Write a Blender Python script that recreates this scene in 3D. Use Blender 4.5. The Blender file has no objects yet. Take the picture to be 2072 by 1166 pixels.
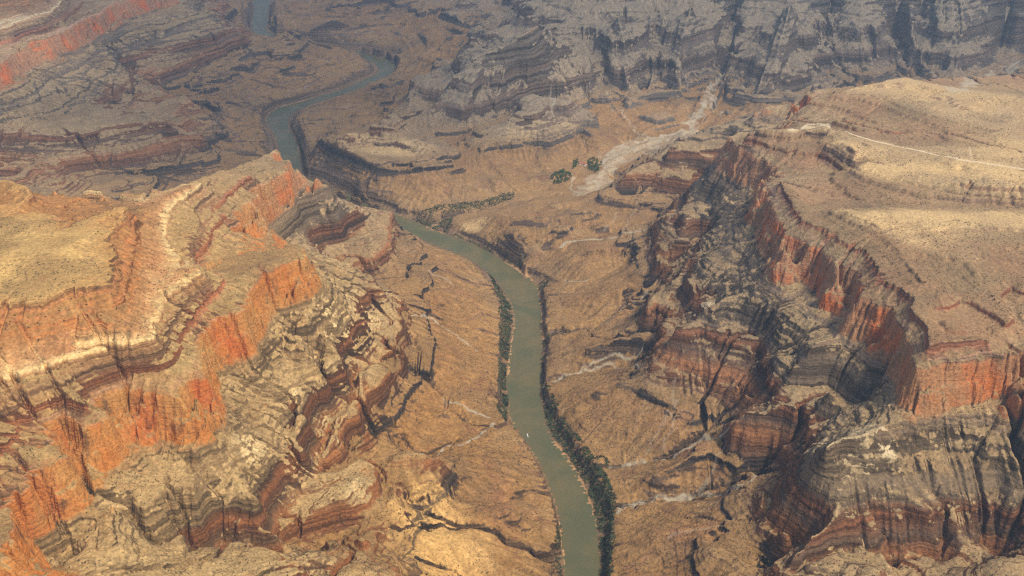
import bpy, math, random, time
import numpy as np
T0 = time.time()
SC = bpy.context.scene
COL = SC.collection
rng = np.random.default_rng(7)
random.seed(7)

# ------------------------------------------------------------------ camera
H = 2100.0
PITCH = math.radians(27.0)
FPX = 2072 * 35.0 / 36.0
cam_d = bpy.data.cameras.new('camera')
cam_d.lens = 35.0
cam_d.sensor_width = 36.0
cam_d.clip_start = 1.0
cam_d.clip_end = 60000.0
cam = bpy.data.objects.new('camera', cam_d)
cam.location = (0, 0, H)
cam.rotation_euler = (math.pi / 2 - PITCH, 0, 0)
COL.objects.link(cam)
SC.camera = cam
CP, SP = math.cos(PITCH), math.sin(PITCH)


def ray(px, py):
    dx = (px - 1036.0) / FPX
    dv = (583.0 - py) / FPX
    return dx, CP + dv * SP, -SP + dv * CP


# ------------------------------------------------------------------ strata
# real height of each bed (metres over the river) against a smooth "erosion" height U:
# cliffs take little U, slopes take much.
SEG = [  # (top of the bed, U per metre)
    (-30, 1.0), (0, 1.0), (6, 2.2), (28, .35), (45, .6), (66, 1.55), (71, .2), (90, 1.55), (95, .2), (111, 1.5), (116, .2), (126, 1.4), (130, .2), (141, 1.2),
    (164, .18), (170, 1.3), (173.5, .2), (180, 1.35), (184, .2), (191, 1.35), (194, .2), (199, 1.2),
    (207, .22), (210, 1.2), (223, .22), (227, 1.1), (252, .2),
    (257, 1.5), (261.5, .22), (268, 1.5), (273, .22), (280, 1.5), (285, .22), (293, 1.35),
    (305, .22), (309, 1.2), (326, .22), (329, 1.1), (350, .2)]
for a, b in ((354, 358), (363, 369), (371, 374), (381, 393), (399, 402), (405, 409), (417, 427), (430, 433), (441, 455), (460, 464), (470, 474), (481, 489)):
    SEG.append((a, 1.6)); SEG.append((b, .2))
SEG += [(498, 1.2), (556, .45), (563, 1.7), (620, .45), (633, 1.9), (636, .3), (646, 1.9), (648, .3), (655, 1.7), (670, .25), (679, 1.9), (682, .3), (687, 1.7), (699, .25), (705, 1.9), (711, .28), (717, 1.8), (719, .3),
        (722, 1.35), (738, .2), (750, 1.7), (753, .3), (762, 1.0), (766, .3), (776, 1.0), (781, .28), (792, 1.0), (797, .28), (808, .9), (812, .3), (826, .8), (848, .2), (862, 2.5), (1400, 2.5)]
_S = [-200.0]; _U = [-200.0]
for top, f in SEG:
    _U.append(_U[-1] + (top - _S[-1]) * f); _S.append(top)
_S = np.array(_S, float); _U = np.array(_U, float)
_U -= np.interp(0, _S, _U)


def S2U(s): return np.interp(s, _S, _U)
def U2S(u): return np.interp(u, _U, _S)
_ug = np.arange(_U[0], _U[-1], 1.0)
_k = np.hanning(91); _k /= _k.sum()
_sg = np.convolve(np.pad(U2S(_ug), 45, mode='reflect', reflect_type='odd'), _k, 'valid')
def U2S_talus(u): return np.interp(u, _ug, _sg)                 # the same stack with its ledges buried


def sstep(a, b, x):
    t = np.clip((x - a) / (b - a), 0, 1)
    return t * t * (3 - 2 * t)


def scale_at(x, y):
    """beds thicken towards the far wall and thin towards the far left"""
    far = sstep(5300, 7200, y)
    right = sstep(-2200, -300, x)
    return 1.0 + far * (right * .34 - (1 - right) * .0) - .07 * sstep(4300, 5200, y) * sstep(-900, -1900, x)


def place(px, py, s):
    dx, dy, dz = ray(px, py)
    z = s
    for _ in range(12):
        t = (H - z) / -dz
        x, y = dx * t, dy * t
        z = s * float(scale_at(x, y))
    return x, y, z


RIM, RB = 620, 498
# each line: (S or list of S, [(px,py)...]) traced along a bed, a crest or a gully
LINES = []
def L(s, *pts, off=0):
    LINES.append((s, pts, off))


# ---- river banks (left, right) pairs in the photograph, water level
RIV = [((1160, 1260), (1222, 1260)), ((1150, 1200), (1212, 1200)), ((1143, 1130), (1208, 1130)), ((1133, 1050), (1200, 1050)), ((1115, 985), (1180, 990)),
       ((1090, 930), (1150, 935)), ((1060, 885), (1112, 890)), ((1036, 848), (1098, 848)), ((1030, 790), (1092, 790)),
       ((1033, 740), (1094, 740)), ((1040, 690), (1096, 690)), ((1047, 640), (1093, 640)), ((1038, 612), (1089, 590)),
       ((1015, 577), (1072, 566)), ((985, 547), (1035, 540)), ((950, 522), (992, 513)), ((900, 502), (945, 490)),
       ((855, 485), (885, 470)), ((815, 464), (838, 450)), ((760, 437), (780, 424)), ((700, 410), (718, 400)), ((640, 384), (660, 376)), ((590, 360), (612, 354)), ((567, 335), (606, 335)),
       ((566, 300), (606, 310)), ((556, 272), (597, 279)), ((541, 250), (580, 253)), ((543, 232), (580, 237)),
       ((570, 216), (600, 223)), ((620, 203), (640, 208)), ((690, 184), (700, 190)), ((740, 162), (754, 166)),
       ((766, 151), (790, 150)), ((768, 139), (801, 132)), ((757, 128), (788, 114)), ((737, 121), (757, 108)), ((712, 111), (724, 104)),
       ((640, 95), (652, 88)), ((560, 82), (575, 74)), ((512, 66), (538, 64)), ((508, 50), (538, 50)), ((512, 28), (542, 26)), ((515, 0), (545, 0)),
       ((522, -35), (548, -35)), ((560, -60), (590, -60))]
RIVP = [(place(*a, 0)[:2], place(*b, 0)[:2]) for a, b in RIV]

# ---- gorge rims beside the river
L(45, (1232, 1166), (1240, 1060), (1250, 1032), (1228, 985), (1207, 950), (1180, 918), (1150, 870), (1126, 822), (1106, 782), (1102, 730), (1112, 690), (1104, 650), (1102, 600), (1096, 578))
L(45, (1062, 545), (1058, 526), (1030, 512), (1000, 490), (960, 466), (920, 447), (930, 436), (985, 430), (1040, 408), (1080, 404))
L(40, (1135, 1100), (1128, 1040), (1108, 985), (1082, 925), (1052, 880), (1020, 852), (1007, 820), (1008, 740), (1012, 680), (1008, 620), (990, 580), (970, 545), (940, 520), (890, 503), (845, 487))
L(56, (548, 330), (546, 292), (540, 268), (522, 240), (520, 212), (545, 197), (600, 185), (650, 162), (700, 140), (735, 130), (735, 124), (715, 100))
L(60, (622, 345), (620, 310), (612, 285), (600, 262), (592, 245), (612, 228), (645, 212), (700, 196), (760, 172), (800, 155), (818, 140), (815, 118), (780, 100), (730, 90))
L(75, (690, 70), (790, 55), (830, 70), (850, 100), (840, 130))
L(75, (490, 70), (500, 30), (505, 0)); L(75, (560, 66), (556, 30), (560, 0))

# flat bank under the vegetation
L(5, (1110, 840), (1140, 900), (1180, 960), (1215, 1030), (1222, 1110), (1220, 1166))

# ---- right bank: washes and platform
L([26, 46, 71, 96, 111, 136], (1235, 946), (1290, 940), (1345, 930), (1380, 912), (1420, 886), (1474, 868))
L([21, 41, 61, 81, 101, 126], (1250, 1034), (1290, 1020), (1386, 1016), (1424, 999), (1502, 984), (1550, 955))
L([4, 41, 61, 86], (1100, 786), (1160, 757), (1240, 745), (1305, 742))
L([4, 31, 56, 81, 116], (1100, 688), (1150, 678), (1200, 667), (1260, 625), (1310, 590))
L([4, 36, 66, 86], (1092, 574), (1135, 569), (1190, 570), (1270, 535))
L([16, 36, 66, 96, 116], (1062, 525), (1130, 500), (1180, 486), (1260, 472), (1318, 455))
L([60, 112, 130], (1130, 600), (1200, 600), (1265, 580)); L([60, 120, 140], (1130, 720), (1200, 705), (1260, 690))
L([60, 118, 140], (1140, 800), (1200, 800), (1265, 780)); L([55, 115, 150], (1250, 970), (1330, 965), (1420, 920))
L([50, 100, 120, 150], (1250, 1090), (1330, 1075), (1420, 1070), (1500, 1065))
L([60, 118, 130, 140], (960, 442), (1030, 442), (1120, 445), (1200, 430)); L([60, 115, 125, 140], (1000, 475), (1050, 490), (1130, 470), (1230, 455))
L([60, 115, 135], (1110, 520), (1180, 515), (1250, 500))
# basal ledge (black band) round the right mesa
L(141, (1222, 400), (1260, 405), (1310, 410), (1345, 417), (1372, 425)); L(164, (1240, 388), (1290, 388), (1340, 396), (1385, 405))
L(141, (1284, 488), (1283, 505), (1295, 535), (1300, 560)); L(164, (1292, 480), (1292, 500), (1302, 528), (1312, 548))
L(141, (1290, 585), (1300, 592), (1330, 592)); L(141, (1272, 672), (1290, 682), (1312, 688)); L(164, (1278, 660), (1300, 670), (1325, 678))
L(141, (1296, 712), (1300, 725)); L(199, (1318, 750), (1326, 722), (1330, 700))
L(141, (1279, 777), (1288, 792), (1303, 804), (1330, 811), (1363, 818), (1395, 826), (1433, 836), (1467, 847), (1474, 866))
L(164, (1281, 766), (1298, 791), (1330, 800), (1366, 808), (1404, 819), (1443, 827), (1470, 838))
L(141, (1405, 908), (1430, 917), (1448, 915), (1462, 932), (1480, 952), (1500, 965), (1520, 975)); L(164, (1425, 897), (1452, 903), (1470, 930), (1500, 953), (1522, 965))
L(141, (1460, 1095), (1480, 1105), (1510, 1125), (1535, 1150)); L(164, (1465, 1085), (1490, 1097), (1520, 1118), (1545, 1145))
# second cliff
L(199, (1255, 374), (1280, 374), (1330, 381), (1380, 388), (1408, 378)); L(252, (1268, 352), (1300, 335), (1335, 345), (1370, 350), (1417, 352))
L(252, (1369, 418), (1345, 441), (1322, 458), (1330, 488), (1345, 503), (1365, 502), (1400, 504), (1425, 497)); L(199, (1316, 470), (1326, 510), (1335, 540), (1347, 552), (1363, 550), (1374, 538))
L(252, (1371, 541), (1361, 557), (1344, 581), (1332, 600), (1312, 620)); L(199, (1303, 640), (1335, 645))
L(199, (1327, 690), (1335, 672), (1345, 655)); L(252, (1362, 652), (1352, 680), (1345, 705))
L(199, (1320, 748), (1366, 758), (1419, 775), (1455, 787), (1491, 799), (1515, 823), (1527, 826)); L(252, (1342, 715), (1375, 729), (1419, 741), (1448, 748), (1491, 763), (1512, 777), (1530, 800))
# third cliff
L(293, (1345, 318), (1383, 325), (1412, 328), (1456, 326)); L(350, (1352, 304), (1369, 288), (1393, 291), (1417, 297), (1441, 296), (1466, 288))
L(282, (1362, 465), (1375, 488), (1410, 492), (1438, 482)); L(350, (1374, 436), (1382, 442), (1405, 438), (1430, 436), (1450, 450))
L(293, (1354, 692), (1419, 694), (1455, 704), (1510, 716), (1535, 730)); L(350, (1368, 662), (1392, 656), (1419, 652), (1491, 657), (1515, 670), (1542, 687))
L(293, (1385, 590), (1400, 618), (1440, 622)); L(350, (1390, 560), (1405, 590), (1440, 600), (1445, 622))
L([498, 440, 400, 350], (1450, 342), (1432, 367), (1417, 379), (1400, 393))
L([340, 400, 465], (1420, 415), (1450, 428), (1515, 440))
L([385, 395, 410, 425, 435, 440], (1450, 640), (1440, 630), (1460, 600), (1500, 600), (1560, 630), (1600, 660)); L(410, (1430, 520), (1460, 540), (1500, 545))
L(498, (1462, 347), (1480, 357), (1500, 373), (1530, 387), (1522, 410), (1526, 430), (1538, 455), (1535, 490), (1530, 506), (1550, 520), (1563, 540), (1600, 562), (1640, 577), (1660, 602), (1690, 617), (1712, 625), (1718, 655), (1702, 672), (1740, 691), (1765, 710), (1790, 727), (1808, 770), (1815, 800), (1815, 828), (1870, 832), (1930, 824), (1980, 820), (2040, 795))
L(520, (1600, 214), (1560, 216), (1527, 224)); L(450, (1532, 246), (1570, 262), (1600, 262))
L(RIM, (1500, 266), (1475, 276), (1490, 295), (1510, 306), (1530, 321), (1560, 328), (1578, 345), (1577, 360), (1540, 372), (1536, 390), (1552, 406), (1562, 428), (1574, 440), (1582, 465), (1578, 482), (1592, 500), (1627, 503), (1655, 503), (1672, 520), (1687, 535), (1696, 552), (1715, 560), (1740, 572), (1743, 584), (1728, 602), (1755, 602), (1775, 617), (1808, 617), (1818, 632), (1812, 642), (1826, 667), (1841, 680), (1846, 715), (1852, 746), (1870, 746), (1900, 736), (1925, 733), (1960, 735), (1990, 722), (2010, 719), (2045, 722), (2064, 710), (2090, 690))
# back side of the right mesa (behind its edge)
L([350, 400, 448], (1415, 266), (1450, 258), (1520, 254)); L(199, (1420, 272), (1395, 285), (1375, 285))

# Supai slope, ledges and plateau of the right mesa
L(663, (1511, 270), (1523, 284), (1550, 294), (1591, 306), (1640, 320)); L(663, (1574, 369), (1586, 393), (1596, 417), (1619, 449), (1664, 466), (1698, 490), (1750, 510), (1780, 552), (1785, 570), (1810, 580), (1856, 608), (1842, 622), (1850, 640), (1870, 650), (1885, 680), (1880, 700), (1930, 690), (2000, 690), (2040, 700))
L(690, (1674, 431), (1715, 452), (1760, 470), (1794, 497), (1818, 514), (1839, 540), (1870, 570)); L(706, (1690, 425), (1740, 448), (1800, 470), (1850, 490), (1938, 476))
L([706, 695, 680, 668], (1938, 476), (1969, 552), (2007, 593), (2040, 650)); L([680, 676, 690], (1900, 600), (1960, 590), (2072, 560)); L([690, 660, 650], (1870, 520), (1920, 580), (1960, 640)); L([690, 650, 630], (2072, 520), (2035, 600), (2060, 650))
L(650, (1900, 640), (1960, 625), (2010, 650))
L([700, 715, 728, 735, 742], (1500, 266), (1560, 262), (1630, 258), (1700, 262), (1760, 290)); L([735, 738, 742, 745], (1660, 250), (1800, 297), (1940, 323), (2072, 343))
L([728, 728, 728], (1690, 285), (1732, 318), (1812, 345)); L([640, 660, 676], (1650, 330), (1700, 350), (1745, 345)); L([655, 678], (1620, 290), (1670, 285))
L(728, (1740, 332), (1812, 345), (1877, 352), (1915, 370), (1990, 383), (2072, 387)); L([645, 664, 676, 684, 692], (1660, 392), (1720, 405), (1800, 414), (1900, 412), (2072, 418)); L([712, 716, 722], (1740, 425), (1850, 430), (2072, 450))
L([600, 640, 670, 685, 704], (1610, 235), (1680, 250), (1810, 274), (1870, 264), (2025, 300)); L([670, 720, 735, 735], (1640, 205), (1720, 180), (1830, 157), (1940, 185)); L([735, 720, 715, 740], (1830, 200), (1950, 240), (2072, 260), (2200, 290))
L([680, 690, 690], (1960, 175), (2030, 172), (2072, 176))
# lower right mounds
L([215, 215, 208, 200, 199], (1482, 879), (1503, 898), (1540, 905), (1576, 915), (1595, 924)); L([290, 295, 300, 305, 312], (1486, 845), (1510, 838), (1564, 841), (1626, 852), (1660, 868))
L(199, (1590, 940), (1556, 1000), (1556, 1031), (1540, 1055), (1562, 1093), (1586, 1104), (1612, 1118)); L(285, (1600, 955), (1577, 992), (1588, 1019), (1610, 1036), (1634, 1055), (1648, 1066))
L([385, 400, 440], (1640, 930), (1649, 908), (1668, 912)); L(480, (1668, 910), (1710, 889), (1741, 884), (1760, 876), (1790, 865), (1850, 859), (1950, 843), (2040, 850), (2110, 850)); L(420, (1690, 932), (1773, 947), (1830, 926), (1858, 914), (1960, 906), (1990, 922), (2080, 930))
L([415, 365, 335, 310, 290], (1775, 947), (1770, 1001), (1729, 1045), (1666, 1089), (1603, 1133)); L(265, (1630, 1150), (1700, 1120), (1780, 1120), (1800, 1160)); L([385, 345, 315, 280], (1790, 975), (1850, 1030), (1890, 1070), (1914, 1101)); L(200, (1795, 1162), (1900, 1152)); L(262, (1814, 1117), (1860, 1108), (1914, 1101)); L([405, 350, 300, 235], (1840, 945), (1890, 1000), (1920, 1060), (1955, 1160)); L([370, 300, 190], (1900, 985), (1960, 1060), (2010, 1150)); L([385, 350, 300], (1960, 960), (2010, 1000), (2000, 1060)); L([385, 350, 300], (2060, 960), (2072, 1010), (2060, 1070))
L(450, (1990, 870), (2000, 905)); L([420, 330, 260], (1690, 790), (1640, 850), (1600, 930)); L([360, 300, 230], (1560, 740), (1548, 790), (1535, 835)); L(478, (1644, 703), (1673, 694), (1707, 692), (1741, 703), (1777, 719)); L(405, (1600, 748), (1678, 748), (1707, 762), (1729, 785), (1765, 793), (1789, 786)); L(350, (1590, 780), (1640, 790), (1680, 790), (1740, 830))

# ---- left near mesa
L(RIM, (584, 327), (588, 343), (560, 361), (545, 367), (531, 390), (523, 409), (509, 424), (504, 445), (480, 464), (470, 486), (466, 515), (440, 530), (408, 550))
L([585, 562, 540, 522, 510, 502, 498, 498], (593, 361), (584, 388), (564, 409), (540, 430), (533, 455), (511, 484), (506, 508), (480, 524))
L(RIM, (405, 553), (448, 534), (468, 521), (489, 524), (540, 512), (564, 505), (598, 497), (612, 502), (617, 516), (578, 535), (557, 547), (535, 555), (518, 572), (511, 596), (508, 610), (504, 624), (492, 631), (448, 646), (431, 655), (419, 669), (413, 692), (414, 720), (420, 745), (420, 768), (402, 780), (388, 786), (390, 812), (365, 803), (310, 801), (263, 807), (234, 818), (219, 829), (223, 850), (190, 860), (153, 868), (110, 880), (118, 905), (140, 922), (117, 931), (88, 946), (66, 974), (55, 992), (30, 1000), (20, 1030), (30, 1060), (36, 1090), (10, 1120), (-40, 1150))
L([570, 548, 530, 515, 505, 498], (615, 569), (605, 584), (574, 593), (566, 610), (545, 625), (537, 640))
L(498, (537, 640), (523, 660), (522, 688), (524, 713), (496, 720), (465, 730), (443, 742), (432, 765), (436, 792), (446, 830), (446, 852), (404, 857), (394, 915), (329, 893), (285, 880), (240, 882), (252, 920), (234, 945), (205, 963), (172, 966), (150, 935), (165, 970), (176, 997), (186, 1030), (150, 1040), (110, 1052), (77, 1091), (80, 1130), (60, 1170))
L([730, 700, 670, 650, 620], (345, 385), (400, 363), (440, 346), (500, 329), (584, 326)); L([640, 655, 680], (540, 345), (470, 390), (400, 430)); L([640, 655, 690, 720], (480, 440), (430, 470), (390, 500), (370, 545))
L(738, (410, 368), (390, 385), (343, 416), (328, 450), (330, 485), (350, 510), (405, 548), (364, 579), (326, 601), (329, 627), (312, 651), (309, 682), (275, 692), (192, 703), (154, 716), (0, 757), (-80, 775))
L(752, (395, 372), (330, 405), (312, 445), (312, 480), (330, 520), (310, 560), (295, 600), (290, 640), (270, 672), (190, 682), (120, 700), (0, 730))
L(848, (-60, 610), (0, 606), (86, 600), (144, 579), (172, 577), (226, 576), (218, 560), (206, 541), (233, 517), (216, 486), (240, 450), (261, 421), (237, 416), (165, 442), (120, 463), (103, 432), (69, 427), (10, 433), (40, 412), (69, 394), (58, 378), (30, 365), (-60, 366))
L(826, (-60, 640), (0, 632), (90, 625), (150, 600), (222, 592), (235, 560), (245, 520), (232, 490), (255, 455), (275, 424))
L(870, (-200, 580), (0, 520), (120, 520), (170, 480)); L(800, (130, 445), (100, 420), (120, 390)); L([760, 745, 735], (160, 378), (230, 388), (300, 400)); L(790, (100, 380), (150, 400), (210, 420)); L(770, (290, 420), (280, 470), (290, 500))
L([640, 652, 680, 715], (440, 610), (400, 640), (350, 680), (320, 700)); L([640, 655, 690], (370, 770), (250, 750), (180, 730)); L([650, 680, 715], (180, 830), (100, 790), (60, 760)); L([640, 660, 690], (60, 930), (20, 880), (-40, 820))
# hidden back of the left mesa

# lower walls of the left mesa
L([585, 540, 480, 430, 380, 330, 290, 252], (601, 356), (634, 363), (666, 378), (673, 392), (697, 407), (721, 424), (743, 431), (789, 431))
L([252, 199, 141, 60], (789, 431), (803, 447), (808, 462), (830, 478))
L(430, (671, 412), (622, 411), (600, 430), (572, 455), (535, 472)); L(385, (690, 436), (673, 438), (625, 440), (600, 474), (572, 500), (545, 512))
L(252, (789, 433), (780, 455), (757, 467), (736, 479), (704, 491), (663, 504), (640, 512)); L(199, (806, 467), (796, 490), (796, 511), (777, 526), (760, 541), (733, 543), (697, 536), (690, 545))
L(252, (760, 480), (775, 478), (786, 487)); L(141, (830, 480), (850, 500), (847, 514), (815, 527), (850, 560), (857, 578), (782, 584), (745, 575)); L(164, (815, 480), (838, 500), (838, 508), (805, 520), (838, 562), (845, 570), (782, 575), (745, 566))
L([430, 410, 390, 375, 360, 335, 310, 285, 262], (663, 523), (690, 528), (706, 550), (723, 550), (743, 562), (743, 577), (774, 598), (796, 613), (805, 634))
L(252, (806, 636), (791, 660), (786, 674), (752, 662), (745, 680), (791, 688), (762, 724), (742, 748), (713, 776), (722, 800), (718, 812), (701, 829), (703, 841), (674, 855), (670, 867), (674, 876), (655, 905), (640, 930))
L(199, (820, 640), (821, 660), (823, 697), (805, 708), (806, 745), (800, 766), (775, 807), (752, 815), (745, 830), (732, 855), (742, 884), (713, 926), (700, 944)); L(141, (822, 600), (850, 620), (860, 660), (868, 700), (870, 733), (838, 745), (845, 775), (826, 807), (805, 840), (790, 865)); L(164, (838, 690), (850, 715), (828, 740), (830, 770), (812, 805), (790, 840), (778, 865))
L([350, 310, 260, 205, 188, 150, 110, 80, 50, 10], (590, 900), (625, 930), (652, 955), (672, 980), (708, 945), (740, 905), (787, 885), (850, 917), (1000, 857), (1028, 845))
L([130, 90, 60, 20], (870, 640), (910, 670), (970, 708), (1018, 735)); L([140, 100, 70, 45], (880, 545), (920, 575), (980, 610), (1005, 620)); L([140, 100, 70], (880, 690), (930, 740), (1000, 790)); L([110, 90, 60], (880, 520), (920, 520), (960, 545)); L([120, 85, 60], (850, 800), (900, 830), (980, 840)); L([130, 90, 60], (890, 590), (930, 620), (990, 660))
L([420, 390, 350, 370], (540, 740), (600, 735), (660, 760), (640, 700)); L([465, 440, 420, 430, 440], (475, 760), (520, 770), (560, 745), (580, 690), (620, 640)); L([440, 410, 370, 330], (500, 830), (540, 845), (600, 830), (640, 800)); L([505, 440, 375, 325], (590, 605), (640, 670), (690, 720), (700, 760)); L([485, 420, 340], (560, 650), (620, 720), (660, 790)); L([485, 460, 410, 350, 330], (450, 870), (480, 880), (530, 895), (590, 880), (605, 830)); L([470, 430, 400], (470, 800), (510, 840), (520, 870)); L([445, 410, 400, 425], (480, 905), (520, 925), (500, 950), (440, 960)); L(400, (390, 980), (430, 985), (480, 985)); L([470, 430, 425], (395, 940), (450, 960), (480, 945)); L([320, 340, 365], (640, 870), (600, 900), (560, 930))
L(262, (743, 937), (704, 956), (673, 984), (649, 997), (617, 1011), (590, 1030), (565, 1055)); L(252, (744, 937), (757, 946), (760, 968), (747, 990), (733, 1011), (694, 1031), (661, 1043), (610, 1057), (600, 1053), (562, 1077)); L(199, (767, 958), (776, 1021), (750, 1072), (699, 1062), (661, 1080), (607, 1092), (557, 1122)); L(280, (640, 1030), (690, 1000), (730, 960))
L(380, (448, 1010), (490, 1015), (530, 1010)); L(318, (450, 1070), (500, 1085), (555, 1075)); L(340, (470, 1045), (520, 1050)); L([385, 350, 315, 285], (440, 1010), (425, 1050), (405, 1090), (410, 1130)); L([290, 255, 220, 175], (400, 1120), (450, 1120), (520, 1140), (560, 1166)); L(458, (300, 960), (330, 945), (390, 950), (395, 1000)); L(435, (255, 1030), (300, 1045), (360, 1010), (380, 1000)); L([490, 450, 400, 350], (210, 1000), (240, 1040), (300, 1080), (320, 1120)); L(498, (225, 1030), (215, 1060), (230, 1090)); L([480, 440, 390], (190, 1060), (140, 1110), (120, 1166)); L(340, (340, 1110), (370, 1090), (400, 1085), (350, 1080))
L(199, (790, 960), (798, 1000), (780, 1030)); L(235, (781, 945), (817, 929), (846, 933), (900, 926)); L(185, (798, 1009), (858, 1000), (883, 980), (905, 950)); L([175, 120, 80, 50], (830, 1020), (900, 1060), (1000, 1090), (1110, 1110)); L([150, 110, 70, 48], (920, 930), (970, 930), (1040, 930), (1080, 950)); L([190, 150, 110, 80], (780, 1060), (850, 1110), (900, 1150), (950, 1190)); L(199, (690, 1103), (730, 1130), (775, 1140), (760, 1170)); L([110, 80, 60], (930, 1000), (1000, 1010), (1090, 1030)); L(230, (700, 1085), (740, 1105))

# ---- far left mesa
L(RIM, (-80, 175), (0, 130), (24, 113), (60, 84), (125, 68), (159, 53), (174, 39), (205, 31), (217, 19), (241, 5), (275, -6), (340, -18)); L(505, (-80, 225), (0, 177), (24, 169), (36, 150), (60, 135), (101, 118), (121, 106), (154, 97), (174, 77), (217, 60), (232, 46), (265, 34), (309, 19), (338, 7), (400, -8))
L(738, (-80, 70), (0, 51), (36, 41), (68, 29), (104, 22), (130, -10)); L([765, 800], (0, 22), (60, 6)); L(850, (-120, 0), (80, -22))
L(330, (302, 101), (362, 94), (422, 80), (471, 58), (478, 62)); L(199, (268, 160), (314, 166), (362, 147), (422, 118), (490, 98)); L(430, (330, 60), (380, 40), (430, 30)); L(380, (310, 85), (370, 65), (440, 48))
L(164, (336, 172), (395, 152), (439, 124), (515, 94), (583, 65), (606, 72)); L(141, (336, 181), (395, 162), (440, 137), (515, 108), (580, 78), (612, 78)); L([420, 380, 330], (160, 150), (155, 200), (165, 228)); L([440, 400, 350], (90, 170), (110, 215), (110, 245)); L([430, 380, 330, 280], (215, 90), (235, 130), (250, 170), (250, 210))
L(350, (-60, 258), (0, 258), (100, 260), (158, 238), (295, 231), (345, 249)); L(252, (-60, 312), (0, 312), (137, 320), (240, 309), (330, 287), (395, 268), (412, 280)); L(199, (-60, 345), (0, 347), (137, 350), (240, 333), (330, 310), (402, 294), (416, 284)); L(150, (137, 366), (223, 352), (330, 337), (401, 327), (430, 300)); L(300, (-60, 285), (0, 285), (137, 290), (240, 275), (330, 262), (370, 262))
L([150, 120, 95, 75], (385, 210), (440, 245), (490, 275), (540, 300)); L([110, 85, 65], (430, 310), (490, 320), (545, 322)); L([130, 100, 75], (440, 180), (480, 205), (515, 220)); L([130, 110, 85], (520, 130), (600, 130), (680, 125)); L([120, 95, 80], (480, 150), (560, 165), (620, 160)); L([110, 90], (600, 85), (690, 110)); 
# ---- bench in the middle and fans
L([145, 150, 152, 150, 150], (640, 290), (690, 316), (735, 332), (770, 347), (830, 345)); L([152, 150, 130], (830, 345), (890, 338), (930, 335)); L([185, 195, 195, 190, 165], (660, 275), (740, 278), (810, 285), (870, 298), (920, 310)); L([100, 70, 45, 20], (650, 360), (720, 390), (790, 415), (840, 432)); L([105, 75, 50], (820, 370), (870, 400), (900, 425)); L([90, 60], (720, 370), (760, 400)); L(128, (760, 350), (830, 350))
L([150, 120, 95, 70, 40], (943, 285), (955, 330), (965, 347), (972, 380), (990, 412)); L([158, 160, 165, 168], (995, 287), (1047, 282), (1110, 286), (1167, 258)); L([190, 195, 200], (1020, 265), (1080, 262), (1140, 245)); L([110, 90, 70], (1000, 320), (1030, 350), (1060, 380)); L([115, 100, 80], (1100, 305), (1110, 330), (1120, 350)); L([130, 105, 88], (1170, 275), (1195, 300), (1210, 320))
L([14, 35, 60, 70, 82, 95, 110, 135], (880, 448), (1000, 418), (1090, 402), (1160, 396), (1205, 330), (1300, 287), (1400, 262), (1465, 145)); L([88, 100, 115], (1250, 340), (1330, 300), (1390, 285)); L([60, 72], (1200, 392), (1240, 360))
L([150, 130, 110], (1240, 190), (1270, 230), (1305, 280)); L([150, 130], (1330, 190), (1420, 190)); L(128, (1310, 240), (1380, 235)); L([120, 125, 135], (1480, 200), (1530, 205), (1600, 205)); L(120, (1440, 235), (1490, 220))
# ---- far wall
def F(base, k, *pts, cap=480):
    L([min(cap, 141 + max(0, base - p[1]) * k) for p in pts], *pts)
F(266, 1.8, (1090, 55), (1060, 75), (1033, 88), (1005, 97), (982, 107), (940, 144), (913, 165), (896, 206), (872, 233), (827, 264))
F(262, 1.8, (1005, 97), (1000, 140), (985, 190), (975, 230), (960, 262)); F(255, 1.4, (1050, 160), (1040, 205), (1030, 235))
F(218, 1.78, (1110, 60), (1120, 110), (1135, 150), (1150, 190), (1150, 215)); F(195, 1.42, (1190, 60), (1200, 110), (1212, 150), (1220, 182))
F(201, 1.8, (1250, 30), (1262, 90), (1275, 140), (1285, 200)); F(185, 1.42, (1330, 30), (1325, 90), (1330, 140), (1336, 172))
F(190, 1.78, (1400, 10), (1385, 60), (1375, 110), (1372, 150), (1375, 188)); F(165, 1.38, (1490, 10), (1475, 60), (1462, 110), (1465, 145))
F(203, 1.78, (1600, 5), (1590, 50), (1575, 100), (1560, 150), (1540, 201)); F(175, 1.4, (1680, 20), (1668, 70), (1685, 120), (1705, 155))
F(160, 1.9, (1745, 8), (1745, 60), (1760, 110), (1775, 158)); F(140, 1.38, (1800, 15), (1805, 60), (1815, 110), (1830, 138))
F(172, 1.85, (1925, 0), (1930, 60), (1935, 110), (1930, 165)); F(130, 1.38, (2040, 10), (2030, 70), (2010, 125)); F(165, 1.6, (1860, 10), (1870, 80), (1868, 140))
L(141, (827, 266), (900, 270), (960, 264), (1012, 250), (1040, 236), (1100, 216), (1119, 212), (1160, 218), (1213, 196), (1222, 184)); L(141, (1228, 188), (1260, 199), (1290, 202), (1325, 192), (1335, 174)); L(141, (1345, 175), (1375, 189), (1395, 176), (1440, 160))
L(141, (1480, 170), (1490, 195), (1523, 202), (1612, 202), (1715, 170), (1704, 155), (1777, 160), (1805, 145)); L(150, (1830, 140), (1870, 152), (1945, 172), (2000, 140), (2080, 110)); L([140, 150], (1990, 160), (2072, 122))

L(120, (850, 115), (880, 125), (820, 190), (800, 230)); L([120, 130], (900, 100), (960, 60)); L(165, (890, 30), (960, 52), (1020, 60)); L(128, (870, 35), (940, 62), (1000, 78)); L([110, 130], (600, 60), (700, 50)); L([115, 130], (620, 30), (780, 20)); L(110, (600, 5), (760, -10)); L([140, 160], (440, 60), (480, 20)); L([100, 120], (720, 230), (800, 215)); L([90, 110], (680, 260), (760, 250)); L([100, 120], (740, 190), (850, 160))

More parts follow.
